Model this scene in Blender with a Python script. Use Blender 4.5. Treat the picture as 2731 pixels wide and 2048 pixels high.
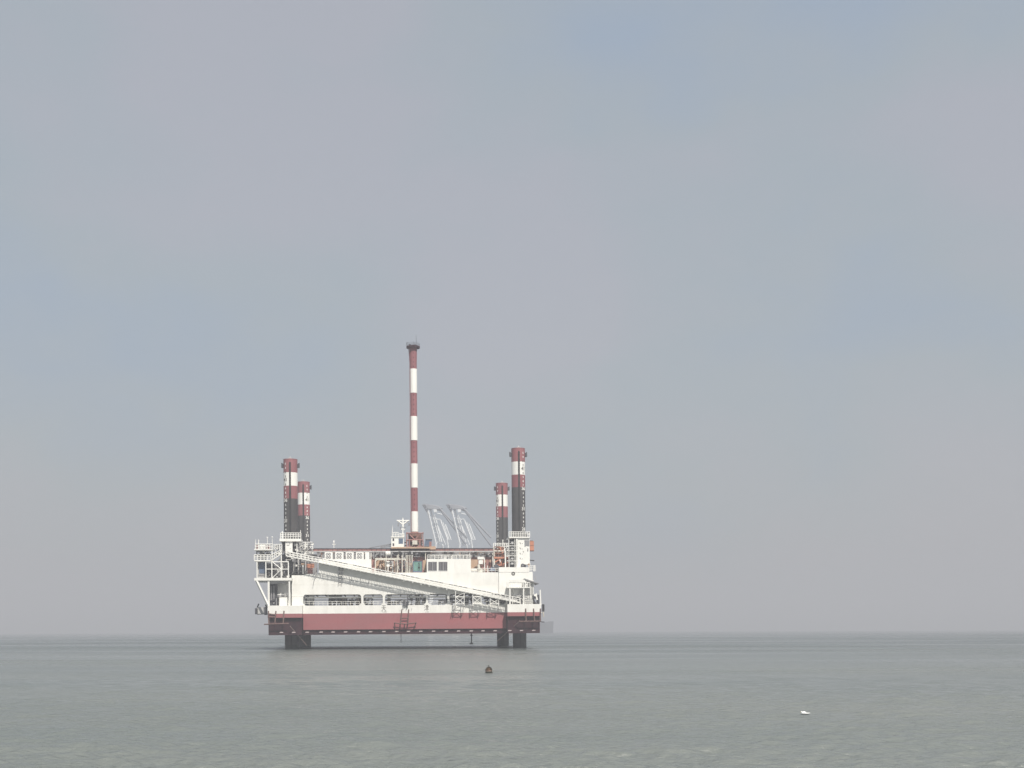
import bpy, math, random
import numpy as np
from mathutils import Vector, Matrix, Euler
random.seed(7)
S = bpy.context.scene
for o in list(bpy.data.objects): bpy.data.objects.remove(o)
COL = S.collection

# ------------------------------------------------------------------ camera, sky, sun, exposure
W, H, F = 2731.0, 2048.0, 3200.0        # photograph size and focal length in its pixels
HOR = 1682.0                            # height of the horizon in the picture
EYE = 4.8
ROLL = -0.0035
cam = bpy.data.cameras.new('camera'); co = bpy.data.objects.new('camera', cam); COL.objects.link(co)
cam.sensor_width = 36; cam.lens = F / W * 36; cam.shift_y = (HOR - H / 2) / W
cam.clip_start = 1; cam.clip_end = 30000
co.matrix_world = Matrix.Translation((0, 0, EYE)) @ Matrix.Rotation(math.radians(90), 4, 'X') @ Matrix.Rotation(ROLL, 4, 'Z')
S.camera = co

SUN = Vector((-.40, 1, -1.33)).normalized()          # direction the sunlight travels
el = math.asin(-SUN.z); az = math.atan2(-SUN.x, -SUN.y)
w = bpy.data.worlds.new('World'); S.world = w; w.use_nodes = True
nt = w.node_tree; N = nt.nodes; L = nt.links; N.clear()
out = N.new('ShaderNodeOutputWorld'); bg = N.new('ShaderNodeBackground')
sky = N.new('ShaderNodeTexSky'); sky.sky_type = 'NISHITA'; sky.sun_disc = False
sky.sun_elevation = el; sky.sun_rotation = az; sky.air_density = 1.5; sky.dust_density = 4; sky.ozone_density = 1.5
# thin overcast veil over the clear sky: a soft grey with wide, faint patches
tc = N.new('ShaderNodeTexCoord'); mp = N.new('ShaderNodeMapping'); mp.inputs['Scale'].default_value = (1.6, 1.6, 2.6)
nz = N.new('ShaderNodeTexNoise'); nz.inputs['Scale'].default_value = 2.2; nz.inputs['Detail'].default_value = 4
nz.inputs['Roughness'].default_value = .45
cr = N.new('ShaderNodeValToRGB')
cr.color_ramp.elements[0].position = .37; cr.color_ramp.elements[0].color = (3.40, 4.10, 5.05, 1)
cr.color_ramp.elements[1].position = .62; cr.color_ramp.elements[1].color = (4.25, 4.35, 4.80, 1)
em = cr.color_ramp.elements.new(.5); em.color = (3.85, 4.30, 4.70, 1)
mx = N.new('ShaderNodeMix'); mx.data_type = 'RGBA'; mx.inputs[0].default_value = .8
L.new(tc.outputs['Generated'], mp.inputs[0]); L.new(mp.outputs[0], nz.inputs['Vector'])
L.new(nz.outputs['Fac'], cr.inputs[0]); L.new(sky.outputs[0], mx.inputs[6]); L.new(cr.outputs[0], mx.inputs[7])
L.new(mx.outputs[2], bg.inputs[0]); bg.inputs[1].default_value = .088
L.new(bg.outputs[0], out.inputs[0])

sl = bpy.data.lights.new('sun', 'SUN'); sl.energy = 4.8; sl.angle = math.radians(1.5); sl.color = (1, .95, .87)
so = bpy.data.objects.new('sun', sl); COL.objects.link(so); so.rotation_euler = SUN.to_track_quat('-Z', 'Y').to_euler()
S.view_settings.view_transform = 'Standard'; S.view_settings.look = 'None'
S.view_settings.exposure = 0.32; S.view_settings.gamma = 1
S.cycles.use_denoising = True
S.cycles.volume_bounces = 1; S.cycles.max_bounces = 6; S.cycles.diffuse_bounces = 3

# ------------------------------------------------------------------ materials
def mat(name, c1, c2=None, scale=.6, rough=.6, metal=0, streak=None, bump=0, spec=.4, stretch=(1, 1, .35)):
    m = bpy.data.materials.new(name); m.use_nodes = True
    n = m.node_tree.nodes; l = m.node_tree.links; b = n['Principled BSDF']
    b.inputs['Roughness'].default_value = rough; b.inputs['Metallic'].default_value = metal
    b.inputs['Specular IOR Level'].default_value = spec
    c2 = c2 or tuple(x * .8 for x in c1)
    t = n.new('ShaderNodeTexCoord'); mpp = n.new('ShaderNodeMapping'); mpp.inputs['Scale'].default_value = stretch
    l.new(t.outputs['Object'], mpp.inputs[0])
    z = n.new('ShaderNodeTexNoise'); z.inputs['Scale'].default_value = scale; z.inputs['Detail'].default_value = 6
    l.new(mpp.outputs[0], z.inputs['Vector'])
    r = n.new('ShaderNodeValToRGB'); r.color_ramp.elements[0].position = .38; r.color_ramp.elements[1].position = .68
    r.color_ramp.elements[0].color = (*c1, 1); r.color_ramp.elements[1].color = (*c2, 1)
    l.new(z.outputs['Fac'], r.inputs[0]); last = r.outputs[0]
    if streak:      # rust and dirt runs, long and thin down the face
        mp2 = n.new('ShaderNodeMapping'); mp2.inputs['Scale'].default_value = (2.2, 2.2, .16)
        z2 = n.new('ShaderNodeTexNoise'); z2.inputs['Scale'].default_value = 1.3; z2.inputs['Detail'].default_value = 5
        l.new(t.outputs['Object'], mp2.inputs[0]); l.new(mp2.outputs[0], z2.inputs['Vector'])
        r2 = n.new('ShaderNodeValToRGB'); r2.color_ramp.elements[0].position = .60; r2.color_ramp.elements[1].position = .80
        r2.color_ramp.elements[0].color = (0, 0, 0, 1); r2.color_ramp.elements[1].color = (streak[3],) * 3 + (1,)
        l.new(z2.outputs['Fac'], r2.inputs[0])
        mm = n.new('ShaderNodeMix'); mm.data_type = 'RGBA'; l.new(r2.outputs[0], mm.inputs[0]); l.new(last, mm.inputs[6])
        mm.inputs[7].default_value = (*streak[:3], 1); last = mm.outputs[2]
    l.new(last, b.inputs['Base Color'])
    if bump:
        bp = n.new('ShaderNodeBump'); bp.inputs['Strength'].default_value = bump; bp.inputs['Distance'].default_value = .05
        l.new(z.outputs['Fac'], bp.inputs['Height']); l.new(bp.outputs[0], b.inputs['Normal'])
    return m
M = dict(
    white=mat('white_paint', (.78, .77, .73), (.70, .69, .65), streak=(.42, .33, .26, .45)),
    clean=mat('clean_white_paint', (.80, .79, .75), (.74, .73, .69), streak=(.45, .37, .30, .22)),
    cream=mat('old_white_paint', (.66, .64, .57), (.5, .47, .41), 1.2, streak=(.30, .2, .14, .7)),
    red=mat('faded_red_paint', (.30, .098, .105), (.25, .10, .105), .18, streak=(.22, .06, .065, .8), stretch=(.4, 1, 1.2)),
    legred=mat('leg_red_paint', (.28, .105, .112), (.23, .085, .095), .5, streak=(.15, .05, .05, .6)),
    maroon=mat('maroon_paint_and_shade', (.050, .022, .028), (.030, .017, .022), .4, .9, spec=.08),  # dark maroon paint; on the hull it also carries the overhang's shade
    black=mat('leg_black_paint', (.050, .047, .049), (.070, .066, .066), .5, .7, streak=(.09, .075, .06, .5)),
    wet=mat('wet_leg_steel', (.018, .024, .026), (.032, .036, .032), .8, .5),
    dark=mat('dark_machinery', (.03, .032, .042), (.07, .068, .075), 1.5),
    grey=mat('grey_steel', (.25, .25, .26), (.17, .165, .17), 1.2),
    lgrey=mat('pale_grey_steel', (.45, .45, .45), (.36, .35, .34), 1.2),
    rust=mat('rusty_steel', (.20, .10, .07), (.13, .075, .06), 1.4, .85),
    pink=mat('weathered_red_steel', (.34, .17, .155), (.24, .12, .11), .9, .8, streak=(.14, .07, .06, .7)),
    orange=mat('orange_paint', (.50, .21, .13), (.40, .17, .11), .8, .55),
    tan=mat('tan_paint', (.46, .32, .22), (.36, .24, .17), 1.0, .7),
    teal=mat('teal_container_paint', (.16, .31, .27), (.13, .25, .22), 1.5, .6, streak=(.07, .14, .12, .5)),
    blue=mat('slate_blue_paint', (.11, .15, .22), (.08, .11, .17), .8),
    glass=mat('window_glass', (.045, .042, .055), (.07, .065, .075), 1.0, .15, spec=.5),
    curtain=mat('curtain_cloth', (.13, .12, .13), (.09, .085, .1), 2.0, .8),
    rubber=mat('black_rubber', (.02, .02, .022), (.03, .03, .03), 2, .8),
    rope=mat('tan_rope', (.26, .19, .17), (.2, .15, .13), 3, .9),
    frame=mat('landing_frame_paint', (.13, .075, .07), (.17, .11, .095), 1.5, .9),
    anode=mat('zinc_anode', (.48, .40, .40), (.36, .3, .3), 3, .6),
    ink=mat('sign_paint_dark', (.10, .09, .08)),
    crane=mat('crane_pale_paint', (.85, .86, .86), (.75, .76, .76), .05),
    cranedark=mat('crane_dark_steel', (.22, .23, .26), (.26, .27, .29), .05),
    ship=mat('far_ship_hull', (.05, .06, .075), (.07, .075, .085), .1),
    shipup=mat('far_ship_house', (.36, .33, .36), (.28, .26, .3), .1),
    quay=mat('quay_concrete', (.22, .21, .2), (.16, .16, .15), .05),
    buoyrust=mat('buoy_rust', (.035, .022, .018), (.13, .08, .045), 4, .9, stretch=(1, 1, 1)),
    buoydark=mat('buoy_dark', (.02, .022, .016), (.04, .04, .03), 6, .9),
    buoyband=mat('buoy_band', (.26, .2, .17), (.2, .15, .12), 4, .8),
    gull=mat('gull_white', (.85, .85, .84), (.78, .78, .78), 8, .8),
    gullgrey=mat('gull_grey', (.30, .31, .33), (.36, .37, .39), 8, .8),
    bill=mat('gull_bill', (.5, .32, .06), (.45, .28, .05), 8, .5),
)

# ------------------------------------------------------------------ mesh helpers
class MB:
    def __init__(s): s.v = []; s.f = []; s.m = []; s.sm = []
    def add(s, vs, fs, m=0, smooth=False):
        b = len(s.v); s.v += [tuple(x) for x in vs]
        for f in fs: s.f.append([b + i for i in f]); s.m.append(m); s.sm.append(smooth)
        return s
    def box(s, x0, x1, y0, y1, z0, z1, m=0):
        x0, x1 = sorted((x0, x1)); y0, y1 = sorted((y0, y1)); z0, z1 = sorted((z0, z1))
        v = [(x, y, z) for z in (z0, z1) for y in (y0, y1) for x in (x0, x1)]
        return s.add(v, [(0, 2, 3, 1), (4, 5, 7, 6), (0, 1, 5, 4), (2, 6, 7, 3), (0, 4, 6, 2), (1, 3, 7, 5)], m)
    def cyl(s, p, q, r0, r1=None, n=8, m=0, caps=True, smooth=None):
        r1 = r0 if r1 is None else r1
        p = Vector(p); q = Vector(q); d = (q - p)
        if d.length < 1e-6: return s
        u = d.orthogonal().normalized() if abs(d.normalized().z) < .99 else Vector((1, 0, 0))
        d.normalize(); v = d.cross(u).normalized(); u = v.cross(d)
        vs = []
        for c, r in ((p, r0), (q, r1)):
            for i in range(n):
                a = 2 * math.pi * (i + .5) / n; vs.append(c + u * math.cos(a) * r + v * math.sin(a) * r)
        fs = [(i, (i + 1) % n, n + (i + 1) % n, n + i) for i in range(n)]
        s.add(vs, fs, m, (n > 5) if smooth is None else smooth)
        if caps:
            s.add(vs[:n], [tuple(range(n - 1, -1, -1))], m); s.add(vs[n:], [tuple(range(n))], m)
        return s
    def bar(s, p, q, t, m=0): return s.cyl(p, q, t * .7, n=4, m=m, smooth=False)
    def path(s, pts, r, m=0, n=6):
        for a, b in zip(pts[:-1], pts[1:]): s.cyl(a, b, r, n=n, m=m)
        return s
    def prism(s, poly, y0, y1, m=0):     # polygon in x,z swept along y
        n = len(poly); vs = [(x, y0, z) for x, z in poly] + [(x, y1, z) for x, z in poly]
        a = sum(poly[i][0] * poly[(i + 1) % n][1] - poly[(i + 1) % n][0] * poly[i][1] for i in range(n))
        f0 = list(range(n)); 
        fs = [f0 if a > 0 else f0[::-1], [n + i for i in (f0[::-1] if a > 0 else f0)]]
        for i in range(n):
            j = (i + 1) % n; q = (i, n + i, n + j, j); fs.append(q if a > 0 else q[::-1])
        return s.add(vs, fs, m)
    def lathe(s, prof, c=(0, 0, 0), n=24, m=0):   # prof: (r,z)
        vs = []
        for r, z in prof:
            for i in range(n):
                a = 2 * math.pi * i / n; vs.append((c[0] + r * math.cos(a), c[1] + r * math.sin(a), c[2] + z))
        fs = [(k * n + i, k * n + (i + 1) % n, (k + 1) * n + (i + 1) % n, (k + 1) * n + i) for k in range(len(prof) - 1) for i in range(n)]
        return s.add(vs, fs, m, True)
    def build(s, name, mats, parent=None, label=None):
        me = bpy.data.meshes.new(name); me.from_pydata(s.v, [], s.f)
        me.polygons.foreach_set('material_index', s.m); me.polygons.foreach_set('use_smooth', s.sm)
        if isinstance(mats, str): mats = [mats]
        for k in mats: me.materials.append(M[k])
        me.update(); o = bpy.data.objects.new(name, me); COL.objects.link(o)
        if parent: o.parent = parent
        if label: o['label'] = label
        return o
def tag(o, label, cat=None, group=None, kind=None):
    o['label'] = label
    if cat: o['category'] = cat
    if group: o['group'] = group
    if kind: o['kind'] = kind
    return o
def empty(name, matrix, label, cat, group=None):
    o = bpy.data.objects.new(name, None); COL.objects.link(o); o.matrix_world = matrix; o.empty_display_size = 1
    return tag(o, label, cat, group)
def copy_tree(o, parent=None):
    c = o.copy(); COL.objects.link(c); c.parent = parent
    for ch in [x for x in COL.objects if x.parent == o]: copy_tree(ch, c)
    return c

# picture position -> world ray; then the point where it meets a plane of the platform's own frame
def ray(px, py):
    d = Vector(((px - W / 2) / F, (HOR - py) / F, -1))
    return co.matrix_world.to_3x3() @ d
def world_at(px, py, Y):
    d = ray(px, py); return Vector((0, 0, EYE)) + d * (Y / d.y)
YAW = math.radians(5.7); D = 320.0
c0 = world_at(1080, 1682, D)
RIG = Matrix.Translation((c0.x, D, 0)) @ Matrix.Rotation(YAW, 4, 'Z') @ Matrix.Rotation(-.0045, 4, 'Y')
RI = RIG.inverted()
def P(px, py, Y=0.0):
    o = RI @ Vector((0, 0, EYE)); d = RI.to_3x3() @ ray(px, py)
    return o + d * ((Y - o.y) / d.y)
def bxp(mb, x0, y0, x1, y1, Y, dep, m=0):
    yc = (y0 + y1) / 2; xc = (x0 + x1) / 2
    return mb.box(P(x0, yc, Y).x, P(x1, yc, Y).x, Y, Y + dep, P(xc, y1, Y).z, P(xc, y0, Y).z, m)
def lnp(mb, x0, y0, x1, y1, Y, t, m=0, Y2=None):
    return mb.bar(P(x0, y0, Y), P(x1, y1, Y if Y2 is None else Y2), t, m)
def railing(mb, x0, x1, yt, yb, Y, step=8, t=.09, m=0, mid=1, yt2=None, yb2=None, Y2=None):
    yt2 = yt if yt2 is None else yt2; yb2 = yb if yb2 is None else yb2; Y2 = Y if Y2 is None else Y2
    a, b = P(x0, yt, Y), P(x1, yt2, Y2); c, d = P(x0, yb, Y), P(x1, yb2, Y2)
    mb.bar(a, b, t, m)
    for k in range(1, mid + 1): mb.bar(a.lerp(c, k / (mid + 1)), b.lerp(d, k / (mid + 1)), t * .8, m)
    n = max(1, round(abs(x1 - x0) / step))
    for i in range(n + 1): mb.bar(c.lerp(d, i / n), a.lerp(b, i / n), t, m)
    return mb

# ------------------------------------------------------------------ sea
def sea():
    rows, cols = 900, 1200
    t = np.linspace(0, 1, rows); k0, k1 = 1 / 26., 1 / 900.
    y = 1 / (k0 + (k1 - k0) * t)
    u = np.linspace(-.62, .62, cols)
    X = (y[:, None] + 10) * u[None, :]; Y = np.repeat(y[:, None], cols, 1)
    rs = np.random.RandomState(3); Z = np.zeros_like(X)
    calm = .75 + .35 * np.sin(Y * .055 + 1.5 * np.sin(X * .013) + .8) * np.sin(Y * .021 + X * .008 + 1.2)
    for i in range(70):
        lam = .38 * (14 ** (i / 69.)); k = 2 * np.pi / lam
        th = rs.normal(math.pi * .52, .42); a = (.0165 - .004 * min(1, lam / 1.4)) * lam * (1.0 if lam < 1.6 else (1.6 / lam) ** .9)
        kx, ky = k * np.cos(th), k * np.sin(th); ph = rs.rand() * 6.28
        wob = .9 * np.sin(X * .31 / lam ** .5 + rs.rand() * 6) + .9 * np.sin(Y * .27 / lam ** .5 + rs.rand() * 6)
        arg = kx * X + ky * Y + ph + wob
        # drop a wave where the grid is too coarse for it
        res = np.maximum(np.gradient(y)[:, None] * abs(ky), (y[:, None] * 1.24 / cols) * abs(kx)) / 1.6
        att = np.clip(1.4 - res, 0, 1)
        s = np.sin(arg); Z += a * att * (s + .35 * s * s - .17)
    Z *= calm
    Z *= np.clip((.62 - np.abs(u))[None, :] / .05, 0, 1)
    Z *= np.clip((430 - Y) / 220, 0, 1)
    v = np.stack([X, Y, Z], -1).reshape(-1, 3)
    idx = np.arange(rows * cols).reshape(rows, cols)
    q = np.stack([idx[:-1, :-1], idx[:-1, 1:], idx[1:, 1:], idx[1:, :-1]], -1).reshape(-1, 4)
    # flat sea all round it, sharing one sheet
    E = 9000.; a = [0, 0, 0]
    extra = []; faces = []
    base = len(v)
    c00, c10, c01, c11 = X[0, 0], X[0, -1], X[-1, 0], X[-1, -1]
    ex = [(-E, -300, 0), (E, -300, 0), (E, E, 0), (-E, E, 0), (c00, y[0], 0), (c10, y[0], 0), (c11, y[-1], 0), (c01, y[-1], 0)]
    v = np.concatenate([v, np.array(ex)])
    b = base; fl = [(b, b + 1, b + 5, b + 4), (b + 1, b + 2, b + 6, b + 5), (b + 2, b + 3, b + 7, b + 6), (b + 3, b, b + 4, b + 7)]
    q = np.concatenate([q, np.array(fl)])
    me = bpy.data.meshes.new('sea')
    me.vertices.add(len(v)); me.vertices.foreach_set('co', v.astype(np.float32).ravel())
    me.loops.add(q.size); me.loops.foreach_set('vertex_index', q.astype(np.int32).ravel())
    me.polygons.add(len(q)); me.polygons.foreach_set('loop_start', np.arange(0, q.size, 4, dtype=np.int32))
    me.polygons.foreach_set('loop_total', np.full(len(q), 4, np.int32))
    me.polygons.foreach_set('use_smooth', np.ones(len(q), bool)); me.update(calc_edges=True); me.validate()
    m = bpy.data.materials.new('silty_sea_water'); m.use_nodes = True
    n = m.node_tree.nodes; l = m.node_tree.links; bs = n['Principled BSDF']
    g = n.new('ShaderNodeNewGeometry')
    def noise(sc, sx, sy, det=4, rough=.55):
        mp = n.new('ShaderNodeMapping'); mp.inputs['Scale'].default_value = (sx, sy, 1); l.new(g.outputs['Position'], mp.inputs[0])
        z = n.new('ShaderNodeTexNoise'); z.inputs['Scale'].default_value = sc; z.inputs['Detail'].default_value = det
        z.inputs['Roughness'].default_value = rough; l.new(mp.outputs[0], z.inputs['Vector']); return z
    big = noise(.02, .35, 1, 5); r = n.new('ShaderNodeValToRGB')
    r.color_ramp.elements[0].position = .36; r.color_ramp.elements[1].position = .64
    r.color_ramp.elements[0].color = (.132, .150, .146, 1); r.color_ramp.elements[1].color = (.172, .184, .174, 1)
    l.new(big.outputs['Fac'], r.inputs[0])
    sx = n.new('ShaderNodeSeparateXYZ'); l.new(g.outputs['Position'], sx.inputs[0])      # base colour painted darker farther out, against the bright grazing reflection
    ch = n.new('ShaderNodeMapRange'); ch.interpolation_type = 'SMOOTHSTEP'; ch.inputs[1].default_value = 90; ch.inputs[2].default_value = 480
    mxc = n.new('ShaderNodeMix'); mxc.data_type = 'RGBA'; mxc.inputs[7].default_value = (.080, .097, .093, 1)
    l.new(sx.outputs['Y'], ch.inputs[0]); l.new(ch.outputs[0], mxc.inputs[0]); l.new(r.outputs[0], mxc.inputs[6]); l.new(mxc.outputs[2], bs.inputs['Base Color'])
    slick = noise(.012, .3, 1.3, 4); rr = n.new('ShaderNodeMapRange'); rr.inputs[1].default_value = .4; rr.inputs[2].default_value = .62
    rr.inputs[3].default_value = .30; rr.inputs[4].default_value = .14
    l.new(slick.outputs['Fac'], rr.inputs[0]); l.new(rr.outputs[0], bs.inputs['Roughness'])
    bs.inputs['IOR'].default_value = 1.33; bs.inputs['Specular IOR Level'].default_value = .34
    f1 = noise(1.5, .6, 1, 6, .65); b1 = n.new('ShaderNodeBump'); b1.inputs['Distance'].default_value = .28
    br = n.new('ShaderNodeMapRange'); br.inputs[1].default_value = .38; br.inputs[2].default_value = .6
    br.inputs[3].default_value = 1.0; br.inputs[4].default_value = .2
    l.new(slick.outputs['Fac'], br.inputs[0]); l.new(br.outputs[0], b1.inputs['Strength'])
    l.new(f1.outputs['Fac'], b1.inputs['Height']); f2 = noise(4.5, .45, 1, 3, .6); b2 = n.new('ShaderNodeBump'); b2.inputs['Distance'].default_value = .12; b2.inputs['Strength'].default_value = .9
    l.new(f2.outputs['Fac'], b2.inputs['Height']); l.new(b1.outputs[0], b2.inputs['Normal']); l.new(b2.outputs[0], bs.inputs['Normal'])
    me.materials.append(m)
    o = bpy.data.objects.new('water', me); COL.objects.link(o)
    tag(o, 'grey green silty sea with small ripples', kind='structure')
sea()

# ------------------------------------------------------------------ the jack-up platform
rig = empty('jackup_platform', RIG, 'white and red jack-up work platform standing on four striped legs in the sea', 'platform')
ZB = P(850, 1693, 0).z; ZS = P(850, 1679.6, 0).z; ZR = P(850, 1636.5, 0).z; ZO = P(850, 1615, 0).z; ZT = P(850, 1585.5, 0).z
ZD = P(1060, 1527, 0).z; ZW = P(900, 1491.5, 0).z; BACK = 57.0
FS = -3.5                                    # front of the corner blocks
XL = P(714, 1640, FS).x; XLi = P(806, 1640, FS).x; XRi = P(1353.5, 1640, FS).x; XR = P(1443, 1640, FS).x
XM0 = XLi; XM1 = XRi

# pontoon: white top band, red panel, bottom strip with shade painted into its maroon; materials 0 white 1 red 2 maroon
b = MB()
b.box(XM0, XM1, 0, BACK, ZR, ZO, 0)
b.box(XM0, XM1, 0, BACK, ZS, ZR - .003, 1)
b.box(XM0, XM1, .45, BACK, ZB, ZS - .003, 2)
zk = ZR - 1.05
for x0, x1 in ((XL, XLi - .002), (XRi + .002, XR)):
    b.box(x0, x1, FS, BACK + 3, ZR, ZO, 0); b.box(x0, x1, FS, BACK + 3, zk, ZR - .003, 1)
    b.box(x0 + .1, x1 - .25, FS + .8, BACK + 3, ZB, zk - .003, 2)  # lower corner blocks: shade below the band painted in with dark maroon
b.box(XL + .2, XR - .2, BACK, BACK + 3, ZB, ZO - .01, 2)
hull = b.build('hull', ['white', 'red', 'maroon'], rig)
x = XL + 3.4; k = 0
while x < XR - 1:                            # pale anodes along the bottom strip
    mid = XM0 < x < XM1; yy = .45 if mid else FS + .8
    if k % 5 == 3: x += .25
    a = MB(); zc = ZB + .72
    a.prism([(x - .5, zc - .14), (x + .42, zc - .14), (x + .56, zc + .12), (x - .3, zc + .16)], yy - .14, yy + .02)
    a.build('anode', 'anode', hull); x += 3.28 + (k % 3 - 1) * .12; k += 1
def strokes(name, cx, cy, wpx, hpx, st, Y, t=.13):
    q = MB()
    for pts in st:
        for (ax, ay), (bx_, by) in zip(pts[:-1], pts[1:]):
            p1 = P(cx + (ax - .5) * wpx, cy + (ay - .5) * hpx, Y); p2 = P(cx + (bx_ - .5) * wpx, cy + (by - .5) * hpx, Y)
            d = (p2 - p1); nrm = Vector((-d.z, 0, d.x)).normalized() * t / 2
            q.prism([(v.x, v.z) for v in (p1 - nrm, p2 - nrm, p2 + nrm, p1 + nrm)], Y - .015, Y + .01)
    return q.build(name, 'ink', hull)
strokes('character', 1023.5, 1622, 12, 16, [[(.1, .08), (.9, .08)], [(0, .42), (1, .42)], [(.5, .08), (.5, .42), (.35, .7), (0, 1)], [(.52, .45), (.7, .75), (1, 1)]], 0)
strokes('character', 1137.5, 1621, 11, 16, [[(.02, .05), (.14, .2)], [(0, .38), (.12, .5)], [(0, .95), (.16, .66)],
        [(.35, .12), (.9, .12), (.9, .42), (.35, .42)], [(.28, .27), (1, .27)], [(.32, .6), (.95, .6)], [(.25, .78), (1, .78)], [(.62, 0), (.62, 1)]], 0)
strokes('small_lettering', 1025, 1632, 11, 3, [[(0, 0), (.15, 0)], [(.08, 0), (.08, 1)], [(.3, 0), (.3, 1)], [(.45, 1), (.55, 0), (.65, 1)], [(.8, 1), (.8, 0), (1, 1), (1, 0)]], 0, .05)
strokes('small_lettering', 1138.5, 1632, 8, 3, [[(.2, 0), (.2, .9), (0, .9)], [(.5, 0), (.5, 1)], [(.75, 1), (.75, 0), (1, 1), (1, 0)]], 0, .05)

# open lower deck: pillars with chamfered corners
ops = [(808.5, 963.5), (969, 1021), (1026.5, 1136), (1142, 1193), (1198.5, 1264), (1284, 1349)]
xs = lambda p: P(p, 1600, 0).x
def corner(b, xx, sx, r_=.62):
    b.prism([(xx, ZO + .002), (xx + sx * r_, ZO + .002), (xx, ZO + r_)], .003, .497)
    b.prism([(xx, ZT), (xx + sx * r_, ZT), (xx + sx * r_ * .35, ZT - r_ * .35), (xx, ZT - r_)], .003, .497)
edges = [778] + [v for o_ in ops for v in o_]
for k in range(0, len(edges) - 1, 2):
    b = MB(); b.box(xs(edges[k]), xs(edges[k + 1]), 0, .5, ZO + .002, ZT)
    if k: corner(b, xs(edges[k]), -1)
    corner(b, xs(edges[k + 1]), 1); b.build('side_pillar', 'white', rig)
b = MB(); b.box(xs(1349), P(1353, 1600, 0).x, 0, .5, ZO + .002, ZT); corner(b, xs(1349), -1); b.build('side_pillar', 'white', rig)
# back side frame of the lower deck
for k in range(8): b = MB(); xx = XL + 4 + k * (XR - XL - 8) / 7; b.box(xx - .5, xx + .5, BACK - .5, BACK, ZO + .002, ZT + 1.79); b.build('side_pillar', 'white', rig)
b = MB()       # deck beams and longitudinals seen under the ceiling
b.box(xs(812), xs(1345), 1.6, 1.9, ZT - .95, ZT - .55, 0); b.box(xs(812), xs(1345), 9, 9.25, ZT - 1.3, ZT - 1.15, 1)
for k in range(22): xx = xs(815) + k * 2.5; b.box(xx, xx + .2, .6, 10.9, ZT - .3, ZT - .002, 1)
b.build('deck_beam', ['clean', 'dark'], rig)
b = MB()       # machinery on the lower deck
rr = random.Random(5)
MM = ['dark', 'grey', 'lgrey', 'white', 'rust', 'tan']
def clutter(mb, x0, x1, y0, y1, Y, n, mats, smin=2, smax=8, yspan=3, pipes=.35):
    name = mb if isinstance(mb, str) else None
    if name: mb = MB()
    for _ in range(n):
        cx = rr.uniform(x0, x1); cy = rr.uniform(y0, y1); w_ = rr.uniform(smin, smax); h_ = rr.uniform(smin, smax)
        YY = Y + rr.uniform(0, yspan); m_ = rr.choice(mats)
        if rr.random() < pipes:
            if rr.random() < .5: mb.cyl(P(cx, y0, YY), P(cx, y1, YY), rr.uniform(.06, .16), n=8, m=m_)
            else: mb.cyl(P(max(x0, cx - w_ * 2), cy, YY), P(min(x1, cx + w_ * 2), cy, YY), rr.uniform(.05, .12), n=8, m=m_)
        else: bxp(mb, max(x0, cx - w_ / 2), max(y0, cy - h_ / 2), min(x1, cx + w_ / 2), min(y1, cy + h_ / 2), YY, rr.uniform(.4, 1.5), m_)
    if name: mb.build(name, MM, rig)
clutter('lower_deck_machinery', 810, 838, 1590, 1614, 4, 16, [1, 2, 3, 0])
clutter('lower_deck_machinery', 876, 912, 1588, 1615, 5, 46, [0, 0, 0, 1], 3, 10, 1.5)
clutter('lower_deck_machinery', 912, 963, 1594, 1615, 5, 46, [0, 0, 1, 4, 1, 5], 3, 10, 1.5)
clutter('lower_deck_machinery', 970, 995, 1592, 1614, 5, 26, [0, 1, 3, 1])
clutter('lower_deck_machinery', 1028, 1085, 1598, 1614, 5, 26, [3, 2, 5, 1, 2])
clutter('lower_deck_machinery', 1085, 1136, 1586, 1614, 5, 38, [0, 0, 1, 3, 2], 3, 10, 1.5)
clutter('lower_deck_machinery', 1170, 1192, 1600, 1613, 5, 14, [1, 2, 3])
clutter('lower_deck_machinery', 1199, 1262, 1584, 1613, 4, 52, [0, 0, 0, 1, 4, 2], 3, 10, 1.5)
clutter('lower_deck_machinery', 1286, 1352, 1590, 1613, 4, 48, [0, 0, 0, 0, 1, 2], 3, 10, 1.5)
b = MB()
railing(b, 812, 1345, 1604, 1614, 1.2, 12, .07, 0); b.build('lower_deck_railing', 'white', rig)

# upper hull
b = MB()
zl = P(800, 1534, 0).z; z2 = P(835, 1531, 0).z; x778 = P(778, 1560, 0).x; x848 = P(848, 1530, 0).x
X9 = P(990, 1510, 0).x; XB = P(1420.5, 1540, 0).x
poly = [(x778, ZT + .002), (x778, zl), (P(808, 1534, 0).x, zl), (P(815, 1534, 0).x, z2), (x848, z2), (x848, ZD), (XB, ZD), (XB, ZT + .002)]
b.prism(poly, -.004, 11, 0)
b.prism([(x, max(z, ZT + 1.8)) for x, z in poly], 11.002, BACK, 0)
upper = b.build('upper_hull', ['white'], rig)
b = MB(); b.box(P(850, 1500, 0).x, X9, -.008, 1.2, ZD + .002, ZW, 0); b.build('bulwark', 'clean', rig)
b = MB(); b.box(P(1330, 1520, 0).x, P(1410, 1520, 0).x, -.42, 4, ZD + .002, P(1370, 1513, 0).z, 0); b.build('bulwark', 'clean', rig)
b = MB(); b.box(P(1330, 1520, 0).x, XB, -.35, -.012, ZT - .4, ZD + .05, 0)
b.build('side_plate', 'clean', rig)
b = MB()       # plating seams and small fittings on the wall
for px in (906, 975, 1046, 1118, 1190, 1262):
    xx = P(px, 1560, 0).x; b.box(xx, xx + .06, -.03, .0, ZT + .1, ZD - .1)
b.box(x778 + .3, P(1328, 1560, 0).x, -.035, .0, ZT + 2.6, ZT + 2.66)
b.build('plating_seam', 'white', rig)
b = MB()       # port with dark ring on the right block
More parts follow.
